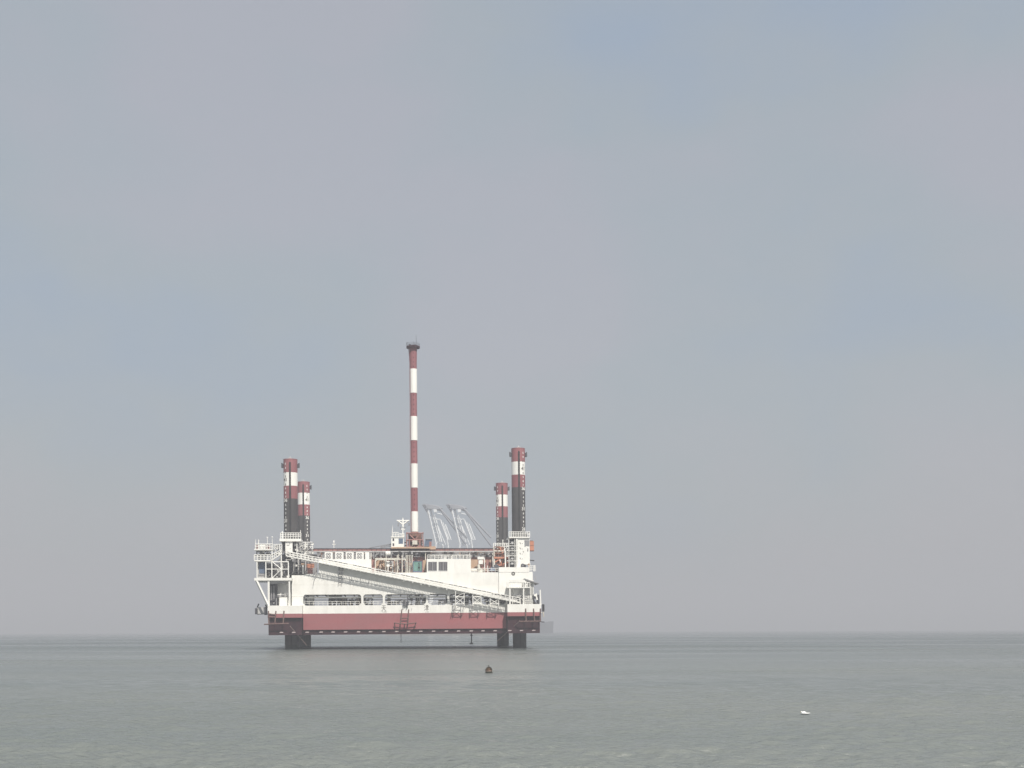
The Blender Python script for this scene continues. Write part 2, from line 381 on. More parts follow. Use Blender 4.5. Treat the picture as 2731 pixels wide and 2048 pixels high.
c = P(1369, 1529.5, -.35)
for i in range(20):
    a0, a1 = 2 * math.pi * i / 20, 2 * math.pi * (i + 1) / 20
    b.cyl(c + Vector((math.cos(a0) * .38, -.02, math.sin(a0) * .38)), c + Vector((math.cos(a1) * .38, -.02, math.sin(a1) * .38)), .14, n=6, m=0)
b.cyl(c + Vector((-.2, -.05, .18)), c + Vector((0, -.05, -.15)), .04, m=1); b.cyl(c + Vector((.2, -.05, .18)), c + Vector((0, -.05, -.15)), .04, m=1)
b.build('porthole', ['ink', 'lgrey'], rig)

# -------- legs
def leg(cx, Y, top, bands, markx, seed):
    c = P(cx, 1500, Y); rad = 1.86; zt = P(cx, top, Y).z
    r_ = random.Random(seed)
    zs = [zt] + [P(cx, v, Y).z for v in bands] + [1.4, -8]
    ms = [0, 1, 0, 2, 3]
    b = MB()
    for k in range(5): b.cyl((c.x, Y, zs[k + 1]), (c.x, Y, zs[k]), rad, n=40, m=ms[k], caps=(k == 0))
    b.cyl((c.x, Y, zt), (c.x, Y, zt + .12), rad + .04, rad + .04, n=40, m=0)
    lg = b.build('leg', ['legred', 'clean', 'black', 'wet'], rig)
    r = MB()                                  # toothed rack down the front and back
    for s in (-1, 1):
        yy = Y + s * (rad + .02)
        r.box(c.x - .2, c.x + .2, yy - .14, yy + .14, -6, zt - .8)
        z = 0
        while z < zt - 1.2: r.box(c.x - .26, c.x + .26, yy - .06 + s * .06, yy + .06 + s * .06, z, z + .22); z += .5
    r.build('rack', 'rubber', lg)
    for s in (-1, 1):
        g = MB(); xx = c.x + s * (rad + .25); z = zt - 1.6
        g.box(xx - .28, xx + .28, Y - .6, Y + .6, z - .5, z + .4); g.prism([(xx - s * .28, z + .4), (xx + s * .3, z + .4), (xx + s * .3, z + .75), (xx + s * .12, z + .75)], Y - .4, Y + .4)
        g.build('lug', 'dark', lg)
    g = MB(); g.cyl((c.x, Y - .9, zt), (c.x, Y - .9, zt + .5), .06); g.cyl((c.x, Y - .9, zt + .45), (c.x, Y - .9, zt + .75), .24, .1, n=12)
    g.box(c.x - .6, c.x + .6, Y - 1.5, Y - .4, zt + .13, zt + .3)
    g.build('beacon', 'lgrey', lg)
    # depth numerals painted up one side
    mx_ = P(markx, 1500, Y - rad).x - c.x
    ang = math.asin(max(-.98, min(.98, mx_ / rad)))
    n0 = int((zt - 1.2)); k = 0; z = zt - 1.5
    while z > ZD - 2:
        num = 45 - k; big = k % 5 == 4; k += 1
        txt = str(num) if big else str(num % 10)
        cu = bpy.data.curves.new('numeral', 'FONT'); cu.body = txt; cu.size = 1.25 if big else .72; cu.align_x = 'CENTER'; cu.extrude = .012
        cu.offset = .02; cu.resolution_u = 2
        to = bpy.data.objects.new('tmp', cu); COL.objects.link(to)
        dg = bpy.context.evaluated_depsgraph_get(); me = bpy.data.meshes.new_from_object(to.evaluated_get(dg)); bpy.data.objects.remove(to)
        o = bpy.data.objects.new('numeral', me); COL.objects.link(o); o.parent = lg
        white_zone = zs[2] < z < zs[1]
        me.materials.clear(); me.materials.append(M['ink'] if white_zone else M['clean'])
        o.matrix_local = Matrix.Translation((c.x + math.sin(ang) * (rad + .03), Y - math.cos(ang) * (rad + .03), z)) @ Matrix.Rotation(ang, 4, 'Z') @ Matrix.Rotation(math.pi / 2, 4, 'X')
        z -= 1.1
    return lg
leg(776.8, 5, 1226.5, (1261.5, 1297, 1331), 763, 1)
leg(1384.2, 5, 1197.5, (1233, 1267.5, 1301), 1397.3, 2)
leg(811.5, 53, 1286.5, (1315.5, 1346.5, 1376), 820, 3)
leg(1339.8, 53, 1290, (1320.3, 1351.3, 1380.6), 1329, 4)

# -------- mast
MY = 9.0
mc = P(1105.6, 1400, MY); b = MB(); mr = .985 * 1.03
cuts = [926, 984.5, 1048.7, 1111, 1175, 1237, 1301, 1364.5, 1420]
zz = [P(1105.6, v, MY).z for v in cuts]
for k in range(8): b.cyl((mc.x, MY, zz[k + 1]), (mc.x, MY, zz[k]), mr * (.93 if k % 2 == 0 else 1.0), n=32, m=k % 2 and 1 or 0)
b.cyl((mc.x, MY, zz[0] - 6), (mc.x, MY, zz[0] + .05), mr * .93, mr * 1.06, n=32, m=0)
mast = b.build('mast', ['legred', 'clean'], rig)
b = MB(); zt = zz[0]
b.cyl((mc.x, MY, zt - .25), (mc.x, MY, zt + .2), 1.85, n=28)
b.build('mast_platform', 'maroon', mast)
b = MB()
for i in range(14):
    a = 2 * math.pi * i / 14; q = Vector((mc.x + 1.75 * math.cos(a), MY + 1.75 * math.sin(a), zt + .2))
    b.bar(q, q + Vector((0, 0, 1.0 if math.cos(a) < -.7 else .75)), .05)
for h_ in (.4, .75):
    for i in range(14):
        a0, a1 = 2 * math.pi * i / 14, 2 * math.pi * (i + 1) / 14
        b.bar((mc.x + 1.75 * math.cos(a0), MY + 1.75 * math.sin(a0), zt + .2 + h_), (mc.x + 1.75 * math.cos(a1), MY + 1.75 * math.sin(a1), zt + .2 + h_), .035)
b.build('platform_railing', 'dark', mast)
b = MB(); b.cyl((mc.x + .85, MY, zt), (mc.x + .85, MY, P(1114, 893, MY).z), .07, .03)
b.cyl((mc.x, MY, zt), (mc.x + .1, MY, zt + 1.6), .07, .04); b.cyl((mc.x - 1.8, MY - .2, zt + 1.15), (mc.x - 1.2, MY - .2, zt + 1.15), .06)
b.cyl((mc.x - 1.8, MY - .2, zt), (mc.x - 1.8, MY - .2, zt + 1.15), .04)
b.box(mc.x - 1.2, mc.x - .6, MY - .3, MY + .3, zt + .2, zt + .8); b.box(mc.x + .3, mc.x + .75, MY - .3, MY + .3, zt + .2, zt + .75); b.lathe([(0, 0), (.5, 0), (.55, .25), (.3, .5), (0, .5)], (mc.x, MY, zt + .2), 14)
b.build('antenna', 'dark', mast)
b = MB()       # ladder up the left side of the mast
lx = mc.x - .78; ly = MY - .72
b.cyl((lx - .06, ly, zz[8]), (lx - .06, ly, zt - .2), .035); b.cyl((lx - .3, ly + .25, zz[8]), (lx - .3, ly + .25, zt - .2), .035)
b.cyl((mc.x - .95, MY - .3, zt - 4), (mc.x - 1.3, MY - .3, zt - .2), .06)
z = zz[8]
while z < zt - .3: b.bar((lx - .06, ly, z), (lx - .3, ly + .25, z), .03); z += .45
b.build('ladder', 'legred', mast)
b = MB()       # small steps and bolted fittings up the red sections
for k in (0, 2, 4, 6):
    for j in range(5):
        z = zz[k + 1] + (j + .5) * (zz[k] - zz[k + 1]) / 5; b.box(mc.x - .12, mc.x + .14, MY - mr * .93 - .12, MY - mr * .8, z - .06, z + .09)
b.build('step', 'maroon', mast)
# mast foot: lattice tower on the gantry deck
b = MB()
for (x0, y0, x1, y1) in ((1085, 1421, 1085, 1459), (1127, 1421, 1129, 1459), (1085, 1440, 1129, 1440), (1084, 1422, 1128, 1422), (1092, 1426, 1105, 1438), (1121, 1423, 1108, 1438), (1106, 1440, 1106, 1459), (1085, 1459, 1130, 1459), (1092, 1440, 1092, 1459), (1120, 1440, 1120, 1459)):
    for YY in (MY - 2, MY + 2): lnp(b, x0, y0, x1, y1, YY, .26, 0)
for px in (1085, 1128): b.box(P(px, 1422, MY).x - .15, P(px, 1422, MY).x + .15, MY - 2, MY + 2, P(px, 1424, MY).z, P(px, 1421, MY).z, 0)
bxp(b, 1089, 1424, 1125, 1458, MY + 1.9, .2, 1)
b.lathe([(1.25, -1.2), (1.12, 0), (1.02, .2)], (mc.x, MY, zz[8]), 24, 1)
mf = b.build('mast_foot', ['pink', 'rust', 'cream'], rig)
b = MB(); clutter(b, 1079, 1130, 1440, 1458, MY - 1.6, 34, [0, 0, 1, 2, 3], 2, 6, 2); bxp(b, 1100, 1441, 1113, 1452, MY - 2.6, .8, 3)
b.build('winch', ['dark', 'rust', 'pink', 'cream'], mf)
b = MB(); bxp(b, 1043, 1458.6, 1147, 1462.5, MY - 3, 9, 0); bxp(b, 1040, 1462.5, 1145, 1467.5, MY - 2.6, 8, 1)
b.build('gantry_deck', ['tan', 'maroon'], rig)
# control cabin beside the mast foot
b = MB(); bxp(b, 1043.5, 1433, 1077, 1458.6, MY - 2.4, 3.4); bxp(b, 1042.5, 1430.5, 1078.5, 1433, MY - 2.6, 3.8)
cab = b.build('cabin', ['clean'], rig)
for (x0, y0, x1, y1) in ((1047, 1436, 1051.5, 1443), (1047, 1449, 1051.5, 1456), (1063, 1436, 1075, 1450)):
    b = MB(); bxp(b, x0, y0, x1, y1, MY - 2.43, .2); b.build('window', 'blue' if x0 > 1060 else 'glass', cab)
b = MB(); railing(b, 1046, 1063, 1420, 1430.5, MY - 2.2, 4, .12, mid=1); railing(b, 1063, 1078, 1423, 1430.5, MY - 2.2, 4, .09)
bxp(b, 1072, 1424, 1077.5, 1430.6, MY - 2, 1); b.build('cabin_railing', 'clean', cab)
b = MB(); p = P(1046, 1430, MY - 2); q = P(1047, 1401, MY - 2); b.cyl(p, q, .16, .03); b.build('whip_antenna', 'clean', cab)
b = MB()
for a_, c_ in (((1074.5, 1424), (1074.5, 1388)), ((1058, 1388.5), (1091.5, 1388.5)), ((1061, 1389), (1073.5, 1398)), ((1088, 1389), (1076, 1398)), ((1070, 1412), (1080, 1412))): lnp(b, *a_, *c_, MY - 1, .26)
b.cyl(P(1074.5, 1405, MY - 1), P(1074.5, 1387, MY - 1), .3, .24, n=10); b.cyl(P(1074.5, 1387, MY - 1), P(1074.5, 1380, MY - 1), .2, .02, n=8)
b.build('radar_mast', 'clean', cab)
b = MB()
for px, py, w_, h_ in ((1062, 1399, 3.5, 8), (1091, 1398, 3.5, 7), (1068, 1408, 3, 6), (1080, 1407, 2.5, 4)): bxp(b, px - w_ / 2, py - h_ / 2, px + w_ / 2, py + h_ / 2, MY - .9, .4)
b.build('lamp_cluster', 'grey', cab)
b = MB(); lnp(b, 1045, 1450, 985, 1461.5, MY - 1, .12); lnp(b, 1045, 1456, 1015, 1461, MY - 1, .12); lnp(b, 1045, 1452, 1015, 1459, MY, .12)
for k in range(6): lnp(b, 1020 + k * 5, 1454 - k * .9, 1020 + k * 5, 1460, MY - 1, .08)
bxp(b, 1015, 1455, 1020, 1460, MY - 1, .5); b.build('gantry_walkway', 'grey', rig)

# -------- long red gantry beams above the deck
for YY in (7.0, 13.5):
    b = MB(); bxp(b, 818, 1463.5, 1330, 1468.8, YY, .7, 0); bxp(b, 816, 1461.8, 1332, 1463.5, YY - .15, 1.0, 1)
    for k in range(39): px = 822 + k * 13; bxp(b, px, 1463.7, px + 1, 1468.6, YY - .07, .1, 1)
    b.build('gantry_beam', ['pink', 'dark'], rig)
b = MB(); bxp(b, 813, 1469.2, 1330, 1472.0, 6.4, .5, 0); b.build('pipe_tray', 'lgrey', rig)
for px in (990, 1030, 1063, 1073, 1135, 1203, 1252, 1314): b = MB(); bxp(b, px - 1, 1472, px + 1, 1527, 6.6, .4); b.build('gantry_post', rr.choice(['cream', 'lgrey']), rig)
b = MB(); bxp(b, 813.5, 1463, 816.5, 1531, 3, .4); b.build('gantry_post', 'lgrey', rig)
b = MB(); lnp(b, 890.5, 1461.8, 890.5, 1442, 8, .16); lnp(b, 886, 1452, 895, 1452, 8, .16)
b.cyl(P(890.5, 1447, 8), P(890.5, 1441, 8), .24, .1, n=10); b.build('deck_light', 'clean', rig)

# -------- white cabinets with four round fans each, above the left wall
for (x0, x1) in ((866, 887), (894, 916), (922, 943), (949.5, 970), (974, 985)):
    b = MB(); bxp(b, x0, 1472.5, x1, 1491.4, 3.0, 2.2); cb = b.build('fan_cabinet', 'clean', rig)
    if x1 - x0 > 15:
        for i in (0, 1):
            for j in (0, 1):
                px = x0 + (x1 - x0) * (.3 + .33 * i); py = 1478 + 8 * j; c = P(px, py, 3.0); f = MB()
                for t in range(12):
                    a0, a1 = 2 * math.pi * t / 12, 2 * math.pi * (t + 1) / 12; r_ = .27
                    f.cyl(c + Vector((math.cos(a0) * r_, -.02, math.sin(a0) * r_)), c + Vector((math.cos(a1) * r_, -.02, math.sin(a1) * r_)), .085, n=5)
                f.bar(c + Vector((-.2, -.03, -.2)), c + Vector((.2, -.03, .2)), .04)
                f.build('fan_ring', 'grey', cb)
b = MB(); clutter('cabinet_pipework', 850, 990, 1473, 1491, 3.6, 60, [1, 2, 4, 5, 1], 1.5, 5, 1.5, .6)
b = MB(); bxp(b, 845, 1472, 990, 1492, 14, .3); b.build('gantry_back_wall', 'grey', rig)

# -------- middle deck: back wall, arches, pipes
b = MB(); bxp(b, 990, 1484, 1140, 1527, 8, 1.0, 0); bxp(b, 1254, 1486, 1345, 1527, 8, 1, 0); bxp(b, 990, 1470, 1345, 1487, 11, 1, 1)
bxp(b, 1000, 1492, 1030, 1520, 7.9, .2, 2); bxp(b, 1128, 1494, 1138, 1520, 5, .5, 2); bxp(b, 1256, 1492, 1274, 1520, 5, .5, 2)
b.build('machinery_house', ['pink', 'grey', 'tan'], rig)
b = MB()       # white arched frames
for x0, x1 in ((1001, 1028), (1028, 1055), (1055, 1083)):
    lnp(b, x0, 1527, x0, 1494, 4, .22, 0); lnp(b, x1, 1527, x1, 1494, 4, .22, 0); lnp(b, x0, 1492, x1, 1492, 4, .28, 0)
    lnp(b, x0, 1497, x0 + 4, 1492.5, 4, .2, 0); lnp(b, x1, 1497, x1 - 4, 1492.5, 4, .2, 0)
lnp(b, 1000, 1489, 1066, 1489, 4, .12, 0)
b.build('arch_frame', 'cream', rig)
for px in (1059.5, 1072.5, 1083, 1087.5, 1093, 1099): b = MB(); b.cyl(P(px, 1527, 2.5 + (px % 3) * .3), P(px, 1480, 2.5 + (px % 3) * .3), .14, n=8); b.build('riser_pipe', 'cream', rig)
b = MB(); clutter('deck_machinery', 1030, 1056, 1496, 1526, 5.5, 34, [0, 1, 2, 3, 3, 5, 5]); clutter('deck_machinery', 1004, 1027, 1505, 1526, 5.5, 22, [4, 5, 3, 5, 4])
clutter('deck_machinery', 1060, 1100, 1496, 1526, 5, 42, [0, 0, 1, 2, 4, 5]); clutter('deck_machinery', 1256, 1345, 1508, 1526, 3, 44, [3, 1, 4, 3, 5], 2, 6)
b = MB(); bxp(b, 1031, 1496, 1039, 1511, 4.8, .8, 3); bxp(b, 1034, 1511, 1036, 1526, 4.9, .6, 3)
clutter('deck_machinery', 1281, 1330, 1484, 1508, 7, 26, [4, 4, 0, 3, 5])
b.build('switch_cabinet', MM, rig)
b = MB(); clutter('overhead_pipework', 992, 1135, 1473, 1490, 5, 110, [0, 1, 1, 2, 2, 0, 1], 1.5, 6, 4, .55); clutter('overhead_pipework', 1138, 1330, 1473, 1481, 7, 120, [1, 1, 2, 4, 5, 0, 2], 1.5, 5, 3, .55)
clutter('overhead_pipework', 1140, 1256, 1480, 1490, 7, 70, [0, 1, 2, 1], 1.5, 5, 2, .5)
for px, py in ((1066, 1473), (1093, 1473), (1145, 1474), (1187.5, 1474), (1202.5, 1475), (1268, 1474)):
    b = MB(); b.cyl(P(px, py - 2.5, 5), P(px, py + 5, 5), .30, .42, n=10); b.build('floodlight', 'rubber', rig)
for px in (1031.5, 1038): b = MB(); b.lathe([(0, -.55), (.33, -.5), (.38, 0), (.33, .5), (0, .55)], tuple(P(px, 1475.5, 4.5)), 12); b.build('tank', 'clean', rig)

# white deckhouse with two curtained windows
b = MB(); bxp(b, 1138.5, 1490.3, 1256, 1527.5, -.012, 6); dh = b.build('deckhouse', 'clean', rig)
for x0, x1 in ((1142, 1165), (1170, 1193)):
    b = MB(); bxp(b, x0, 1498.5, x1, 1522, -.05, .3, 0); wn = b.build('window', 'curtain', dh)
    b = MB(); c0_ = (x0 + x1) / 2 + 1
    for (a0, b0, a1, b1) in ((x0, 1498.5, x1, 1498.5), (x0, 1522, x1, 1522), (x0, 1498.5, x0, 1522), (x1, 1498.5, x1, 1522), (c0_, 1498.5, c0_, 1522)): lnp(b, a0, b0, a1, b1, -.07, .09)
    b.build('frame', 'lgrey', wn)
    b = MB(); rq = random.Random(int(x0))
    for k in range(7): px = x0 + 1.5 + k * 3.1 + rq.random(); lnp(b, px, 1499.5, px + rq.uniform(-1, 1), 1521, -.055, .07, k % 2)
    b.build('curtain', ['glass', 'grey'], wn)
b = MB(); railing(b, 1140, 1254, 1480, 1490.5, .1, 9.5, .09); railing(b, 1140, 1256, 1481, 1490.5, 5.5, 9.5, .07); b.build('roof_railing', 'clean', rig)
b = MB(); bxp(b, 1189, 1482, 1191, 1490.3, .3, .3); bxp(b, 1184, 1480, 1186, 1490.3, .3, .3); bxp(b, 1202, 1482, 1205, 1490.3, .3, .3); b.build('roof_locker', 'clean', rig)

# things standing loose on the deck
def deck_thing(name, px, py, Y, label, cat, group=None):
    p = P(px, py, Y); return empty(name, RIG @ Matrix.Translation(p), label, cat, group), p
def rel(mb, p):
    mb.v = [(a - p.x, b_ - p.y, c_ - p.z) for a, b_, c_ in mb.v]; return mb
t, p = deck_thing('shipping_container', 1113.5, 1526, 1.2, 'small teal shipping container on the deck left of the white deckhouse', 'container')
b = MB(); bxp(b, 1101.5, 1496.5, 1126, 1525, 1.2, 2.4, 0)
for k in range(9): bxp(b, 1103 + k * 2.5, 1498, 1104.2 + k * 2.5, 1521, 1.14, .1, 0)
rel(b, p).build('body', ['teal'], t)
b = MB()
for a_ in ((1101.5, 1496.5, 1103, 1526), (1124.6, 1496.5, 1126.2, 1526), (1101.5, 1522.5, 1126.2, 1526), (1101.5, 1496, 1126.2, 1497.6)): bxp(b, *a_, 1.08, .2, 0)
rel(b, p).build('corner_frame', 'blue', t)
b = MB(); lnp(b, 1116, 1500, 1115.5, 1521, 1.05, .09); lnp(b, 1119.5, 1500, 1119.5, 1521, 1.05, .09); bxp(b, 1114.5, 1512, 1121, 1514, 1.0, .1); rel(b, p).build('door_bar', 'wet', t)

t, p = deck_thing('deck_tank', 1143, 1458.5, MY + 1, 'slate blue slanted tank box right of the mast foot', 'tank')
b = MB(); A = [P(a, c_, MY + 1) for a, c_ in ((1131, 1458.5), (1135, 1438.5), (1152.5, 1438.5), (1149.5, 1458.5))]
b.prism([(v.x, v.z) for v in A], MY + 1, MY + 3); rel(b, p).build('body', 'blue', t)
b = MB(); lnp(b, 1134.5, 1438.2, 1153, 1438.2, MY + .9, .14); lnp(b, 1131, 1457, 1150, 1457, MY + .9, .14); rel(b, p).build('rim', 'grey', t)
b = MB(); bxp(b, 1145, 1444, 1151, 1461, 7.5, 1.2, 0); bxp(b, 1145, 1457, 1162, 1465, 6.7, 1.4, 1); b.build('trolley', ['pink', 'tan'], rig)
for dx, hgt in ((0, 8), (12.5, 6)): pass
t, p = deck_thing('ventilation_unit', 1281, 1526, 1.5, 'white stepped ventilation unit on deck right of the white deckhouse', 'vent')
b = MB(); bxp(b, 1274, 1484.5, 1290.5, 1491.5, 1.5, 1.6); rel(b, p).build('hood', 'clean', t)
b = MB(); bxp(b, 1276.5, 1494, 1288.5, 1504, 1.5, 1.4); bxp(b, 1279, 1491, 1286, 1494.5, 1.8, .9); rel(b, p).build('housing', 'clean', t)
b = MB(); b.cyl(P(1278, 1519, 1.7), P(1276, 1505.5, 1.7), .42, .34, n=14); bxp(b, 1275, 1518, 1290, 1526, 1.6, 1.2); rel(b, p).build('base', 'cream', t)
t, p = deck_thing('covered_drum', 1264, 1526, 1.2, 'low cream covered winch drum at the right foot of the white deckhouse', 'winch')
b = MB(); b.cyl(P(1257, 1521.5, 1.8), P(1272, 1521.5, 1.8), .46, n=16); rel(b, p).build('drum', 'cream', t)
b = MB(); bxp(b, 1256, 1523.5, 1273, 1526.5, 1.2, 1.3); rel(b, p).build('base', 'lgrey', t)
def pile(name, x0, y0, x1, y1, Y, label, cat, seed, mt='dark'):
    t, p = deck_thing(name, (x0 + x1) / 2, y1, Y, label, cat); r_ = random.Random(seed)
    a = P(x0, y1, Y); c_ = P(x1, y0, Y); b = MB(); n = 14; mrow = 6; vs = []
    for j in range(mrow):
        for i in range(n):
            u, v = i / (n - 1), j / (mrow - 1)
            h_ = math.sin(math.pi * u) ** .55 * math.sin(math.pi * v) ** .5 * (.75 + .35 * r_.random())
            vs.append((a.x + (c_.x - a.x) * u, Y + 1.4 * v, a.z + (c_.z - a.z) * h_))
    fs = [(j * n + i, j * n + i + 1, (j + 1) * n + i + 1, (j + 1) * n + i) for j in range(mrow - 1) for i in range(n - 1)]
    b.add(vs, fs, 0, False); rel(b, p); o = b.build('cover', mt, t)
    b = MB(); q = P(x0 + 1, y1, Y); 
    b.box(a.x + .1, c_.x - .1, Y + .2, Y + 1.2, a.z - .15, a.z + .05); rel(b, p).build('pallet', 'rust', t)
pile('covered_stack', 1313, 1504, 1334, 1515, 1.0, 'dark tarpaulin over a stack beside the white box on the right deck', 'tarpaulin', 3)
pile('net_heap', 1305, 1512, 1322, 1523, .4, 'low dark heap of netting in front of the tarpaulin on the right deck', 'netting', 4, 'blue')
t, p = deck_thing('cable_drum', 1394, 1513, 1.0, 'dark round drum at the foot of the white jacking tower on the right', 'drum')
b = MB(); c_ = P(1394.5, 1507.5, 1.0); b.cyl(c_, c_ + Vector((0, .9, 0)), .46, n=20); rel(b, p).build('reel', 'dark', t)
b = MB(); b.cyl(c_ + Vector((0, -.1, 0)), c_, .2, n=12); bxp(b, 1390.5, 1511.5, 1398.5, 1513.3, 1.0, .9); rel(b, p).build('stand', 'grey', t)
t, p = deck_thing('life_raft_box', 1418.5, 1469, 3, 'tall orange box hung on the right side of the white jacking tower', 'raft box')
b = MB(); bxp(b, 1413.5, 1443, 1424, 1467.5, 3, 1.6); rel(b, p).build('case', 'orange', t)
b = MB(); bxp(b, 1413, 1467.5, 1424.5, 1469.3, 2.95, 1.7); bxp(b, 1413, 1441.3, 1421, 1443, 2.95, 1.7); bxp(b, 1413.3, 1454, 1424.3, 1455, 2.95, .1); rel(b, p).build('frame', 'rust', t)

# -------- left end: stacked platforms and stair tower
def level(x0, x1, yt, yb, Y0, dep, mname='white', name='platform_deck'):
    b = MB(); bxp(b, x0, yt, x1, yb, Y0, dep); return b.build(name, mname, rig)
PF = -3.4
level(678, 777.5, 1541, 1548, PF, 13); level(678, 723, 1493, 1497, PF, 6); level(678, 727, 1463.8, 1467, PF, 6)
b = MB(); railing(b, 678, 722, 1480, 1493, PF + .1, 9, .16, mid=2); railing(b, 679, 722, 1481, 1493, PF + 5.8, 9, .1, mid=2)
for px in (678,): b.bar(P(678, 1480, PF), P(678, 1480, PF) + Vector((0, 5.8, 0)), .12)
railing(b, 681, 727, 1451, 1464, PF + .1, 7.6, .15, mid=1); railing(b, 727, 752, 1452, 1466, PF + .1, 6, .13, mid=2)
railing(b, 682, 727, 1452, 1464, PF + 5.8, 8, .1, mid=2)
b.build('platform_railing', 'clean', rig)
b = MB(); bxp(b, 692, 1453, 708, 1463, PF + .6, .1, 0); bxp(b, 709, 1455, 721, 1463.6, PF + .8, .1, 1); bxp(b, 684, 1454, 689, 1463.5, PF + .7, .1, 1)
b.build('railing_cloth', ['clean', 'pink'], rig)
b = MB()
for x0, y0, x1, y1, r0, r1 in ((681, 1465, 682, 1438, .16, .05), (689.5, 1463, 689.5, 1439, .1, .14), (713.5, 1463, 713, 1433, .1, .07), (726, 1463, 726, 1436, .09, .07)):
    b.cyl(P(x0, y0, PF + .3), P(x1, y1, PF + .3), r0, r1)
b.lathe([(0, -.2), (.2, -.1), (.22, .05), (.12, .2), (0, .22)], tuple(P(726, 1433, PF + .3)), 10)
lnp(b, 710.5, 1432, 716, 1434.5, PF + .3, .1)
b.build('antenna_post', 'clean', rig)
def column(px, hw, y0, y1, Y):
    b = MB(); bxp(b, px - hw, y0, px + hw, y1, Y, .28); b.build('tower_column', 'clean', rig)
for px in (685.5, 709, 725, 750, 769): column(px, 1.3, 1497, 1541, PF + .1)
for px in (685.5, 725, 769): column(px, 1, 1497, 1541, PF + 5.5)
column(725.7, 1.2, 1467, 1497, PF + .1); column(750.2, 1.2, 1466, 1498, PF + .1)
b = MB()
lnp(b, 709, 1518, 770, 1518, PF + .2, .16); lnp(b, 710, 1498.5, 770, 1498.5, PF + .2, .2)
lnp(b, 727, 1499, 749, 1517, PF + .15, .18); lnp(b, 749, 1519, 727, 1541, PF + .15, .18)
b.build('tower_brace', 'clean', rig)
b = MB(); bxp(b, 687, 1499, 709, 1541, PF + 1.6, 5, 0); bxp(b, 691, 1500, 708, 1529, PF + 1.5, .2, 1); bxp(b, 686.5, 1532, 709, 1535, PF + 1.4, .2, 2)
bxp(b, 711, 1502, 770, 1541, PF + 5.2, .3, 2)
b.build('control_room', ['lgrey', 'blue', 'grey'], rig)
b = MB(); clutter('tower_machinery', 711, 772, 1503, 1540, PF + 2.6, 46, [1, 2, 3, 1, 2, 0], 2, 7, 2.4, .4); clutter('tower_machinery', 752, 772, 1500, 1528, PF + 2, 16, [0, 0, 1], 3, 8)
clutter('tower_machinery', 684, 722, 1468, 1480, PF + 2.5, 30, [0, 1, 2, 0, 3], 2, 6); clutter('tower_machinery', 684, 722, 1480, 1492, PF + 2.5, 16, [0, 1, 2, 0], 2, 6)
clutter('tower_machinery', 728, 750, 1453, 1480, PF + 3, 24, [0, 1, 2, 3], 2, 6)
clutter('tower_machinery', 752, 762, 1443, 1476, 1.6, 10, [0, 0, 1], 2, 7); clutter('tower_machinery', 782, 836, 1447, 1478, 2.2, 70, [0, 1, 2, 3, 3, 3], 2, 7, 1, .3)
clutter('tower_machinery', 762, 806, 1480, 1498, 1.6, 34, [0, 1, 2, 3, 2], 2, 6); clutter('tower_machinery', 776, 812, 1488, 1531, 1.8, 60, [0, 0, 0, 1, 1, 3], 3, 9)
b = MB(); bxp(b, 752, 1478, 846, 1534, 7.6, .3, 0); b.build('deck_screen', 'grey', rig)
b = MB(); bxp(b, 818, 1503, 838, 1514, 1.4, .5, 1); bxp(b, 820, 1514, 834, 1530, 1.6, .4, 2); bxp(b, 803, 1502, 812, 1507, 1.4, .4, 3); bxp(b, 806, 1508, 810, 1530, 1.4, .4, 4)
b.build('deck_locker', ['grey', 'orange', 'pink', 'tan', 'clean'], rig)
b = MB()       # short stair from the middle landing up to the gangway head
a0, a1 = P(722, 1495, PF), P(752, 1475, PF); b.prism([(a0.x, a0.z - .2), (a1.x, a1.z - .2), (a1.x, a1.z + .1), (a0.x, a0.z + .1)], PF, PF + 1.2)
railing(b, 722, 752, 1481, 1494, PF, 5, .14, mid=1, yt2=1464, yb2=1474); railing(b, 722, 752, 1481, 1494, PF + 1.2, 5, .1, mid=1, yt2=1464, yb2=1474)
b.prism([(v.x, v.z) for v in (P(737, 1496, PF), P(748, 1484, PF), P(748, 1497, PF))], PF + 1.5, PF + 1.6)
b.build('stair', 'clean', rig)
# left jack house
def jackhouse_left():
    b = MB(); bxp(b, 745.5, 1436.5, 803, 1443.5, 1.6, 7); bxp(b, 761, 1443, 780, 1474, 2.0, .8)
    jh = b.build('jack_house', 'clean', rig)
    b = MB(); railing(b, 748, 802.5, 1421.5, 1436.5, 1.7, 7, .14, mid=2); railing(b, 749, 802, 1422, 1436.5, 8.5, 7, .1, mid=2); b.bar(P(748, 1421.5, 1.7), P(748, 1421.5, 1.7) + Vector((0, 6.8, 0)), .14)
    b.build('railing', 'clean', jh)
    b = MB(); clutter(b, 760, 800, 1424, 1436, 2.2, 26, [0, 1, 0, 2], 2, 6, .5); b.build('jack_motor', ['dark', 'grey', 'lgrey'], jh)
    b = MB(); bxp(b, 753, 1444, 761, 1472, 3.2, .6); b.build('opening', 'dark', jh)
    b = MB(); lnp(b, 771, 1451, 774, 1449, 1.95, .09); lnp(b, 765, 1453.5, 772, 1454, 1.95, .09); lnp(b, 773, 1464, 775, 1462, 1.95, .09); b.build('bracket', 'grey', jh)
    b = MB(); lnp(b, 753, 1436, 753, 1416, 1.8, .22); lnp(b, 801.5, 1421, 801.5, 1414, 1.8, .14); b.build('lamp_post', 'clean', jh)
jackhouse_left()
b = MB(); bxp(b, 800, 1464, 835, 1470, 48, 7, 0); railing(b, 800, 834, 1446, 1463, 48, 7, .16, mid=2); b.build('jack_house', 'clean', rig, 'small white railed jack house around the rear left leg')
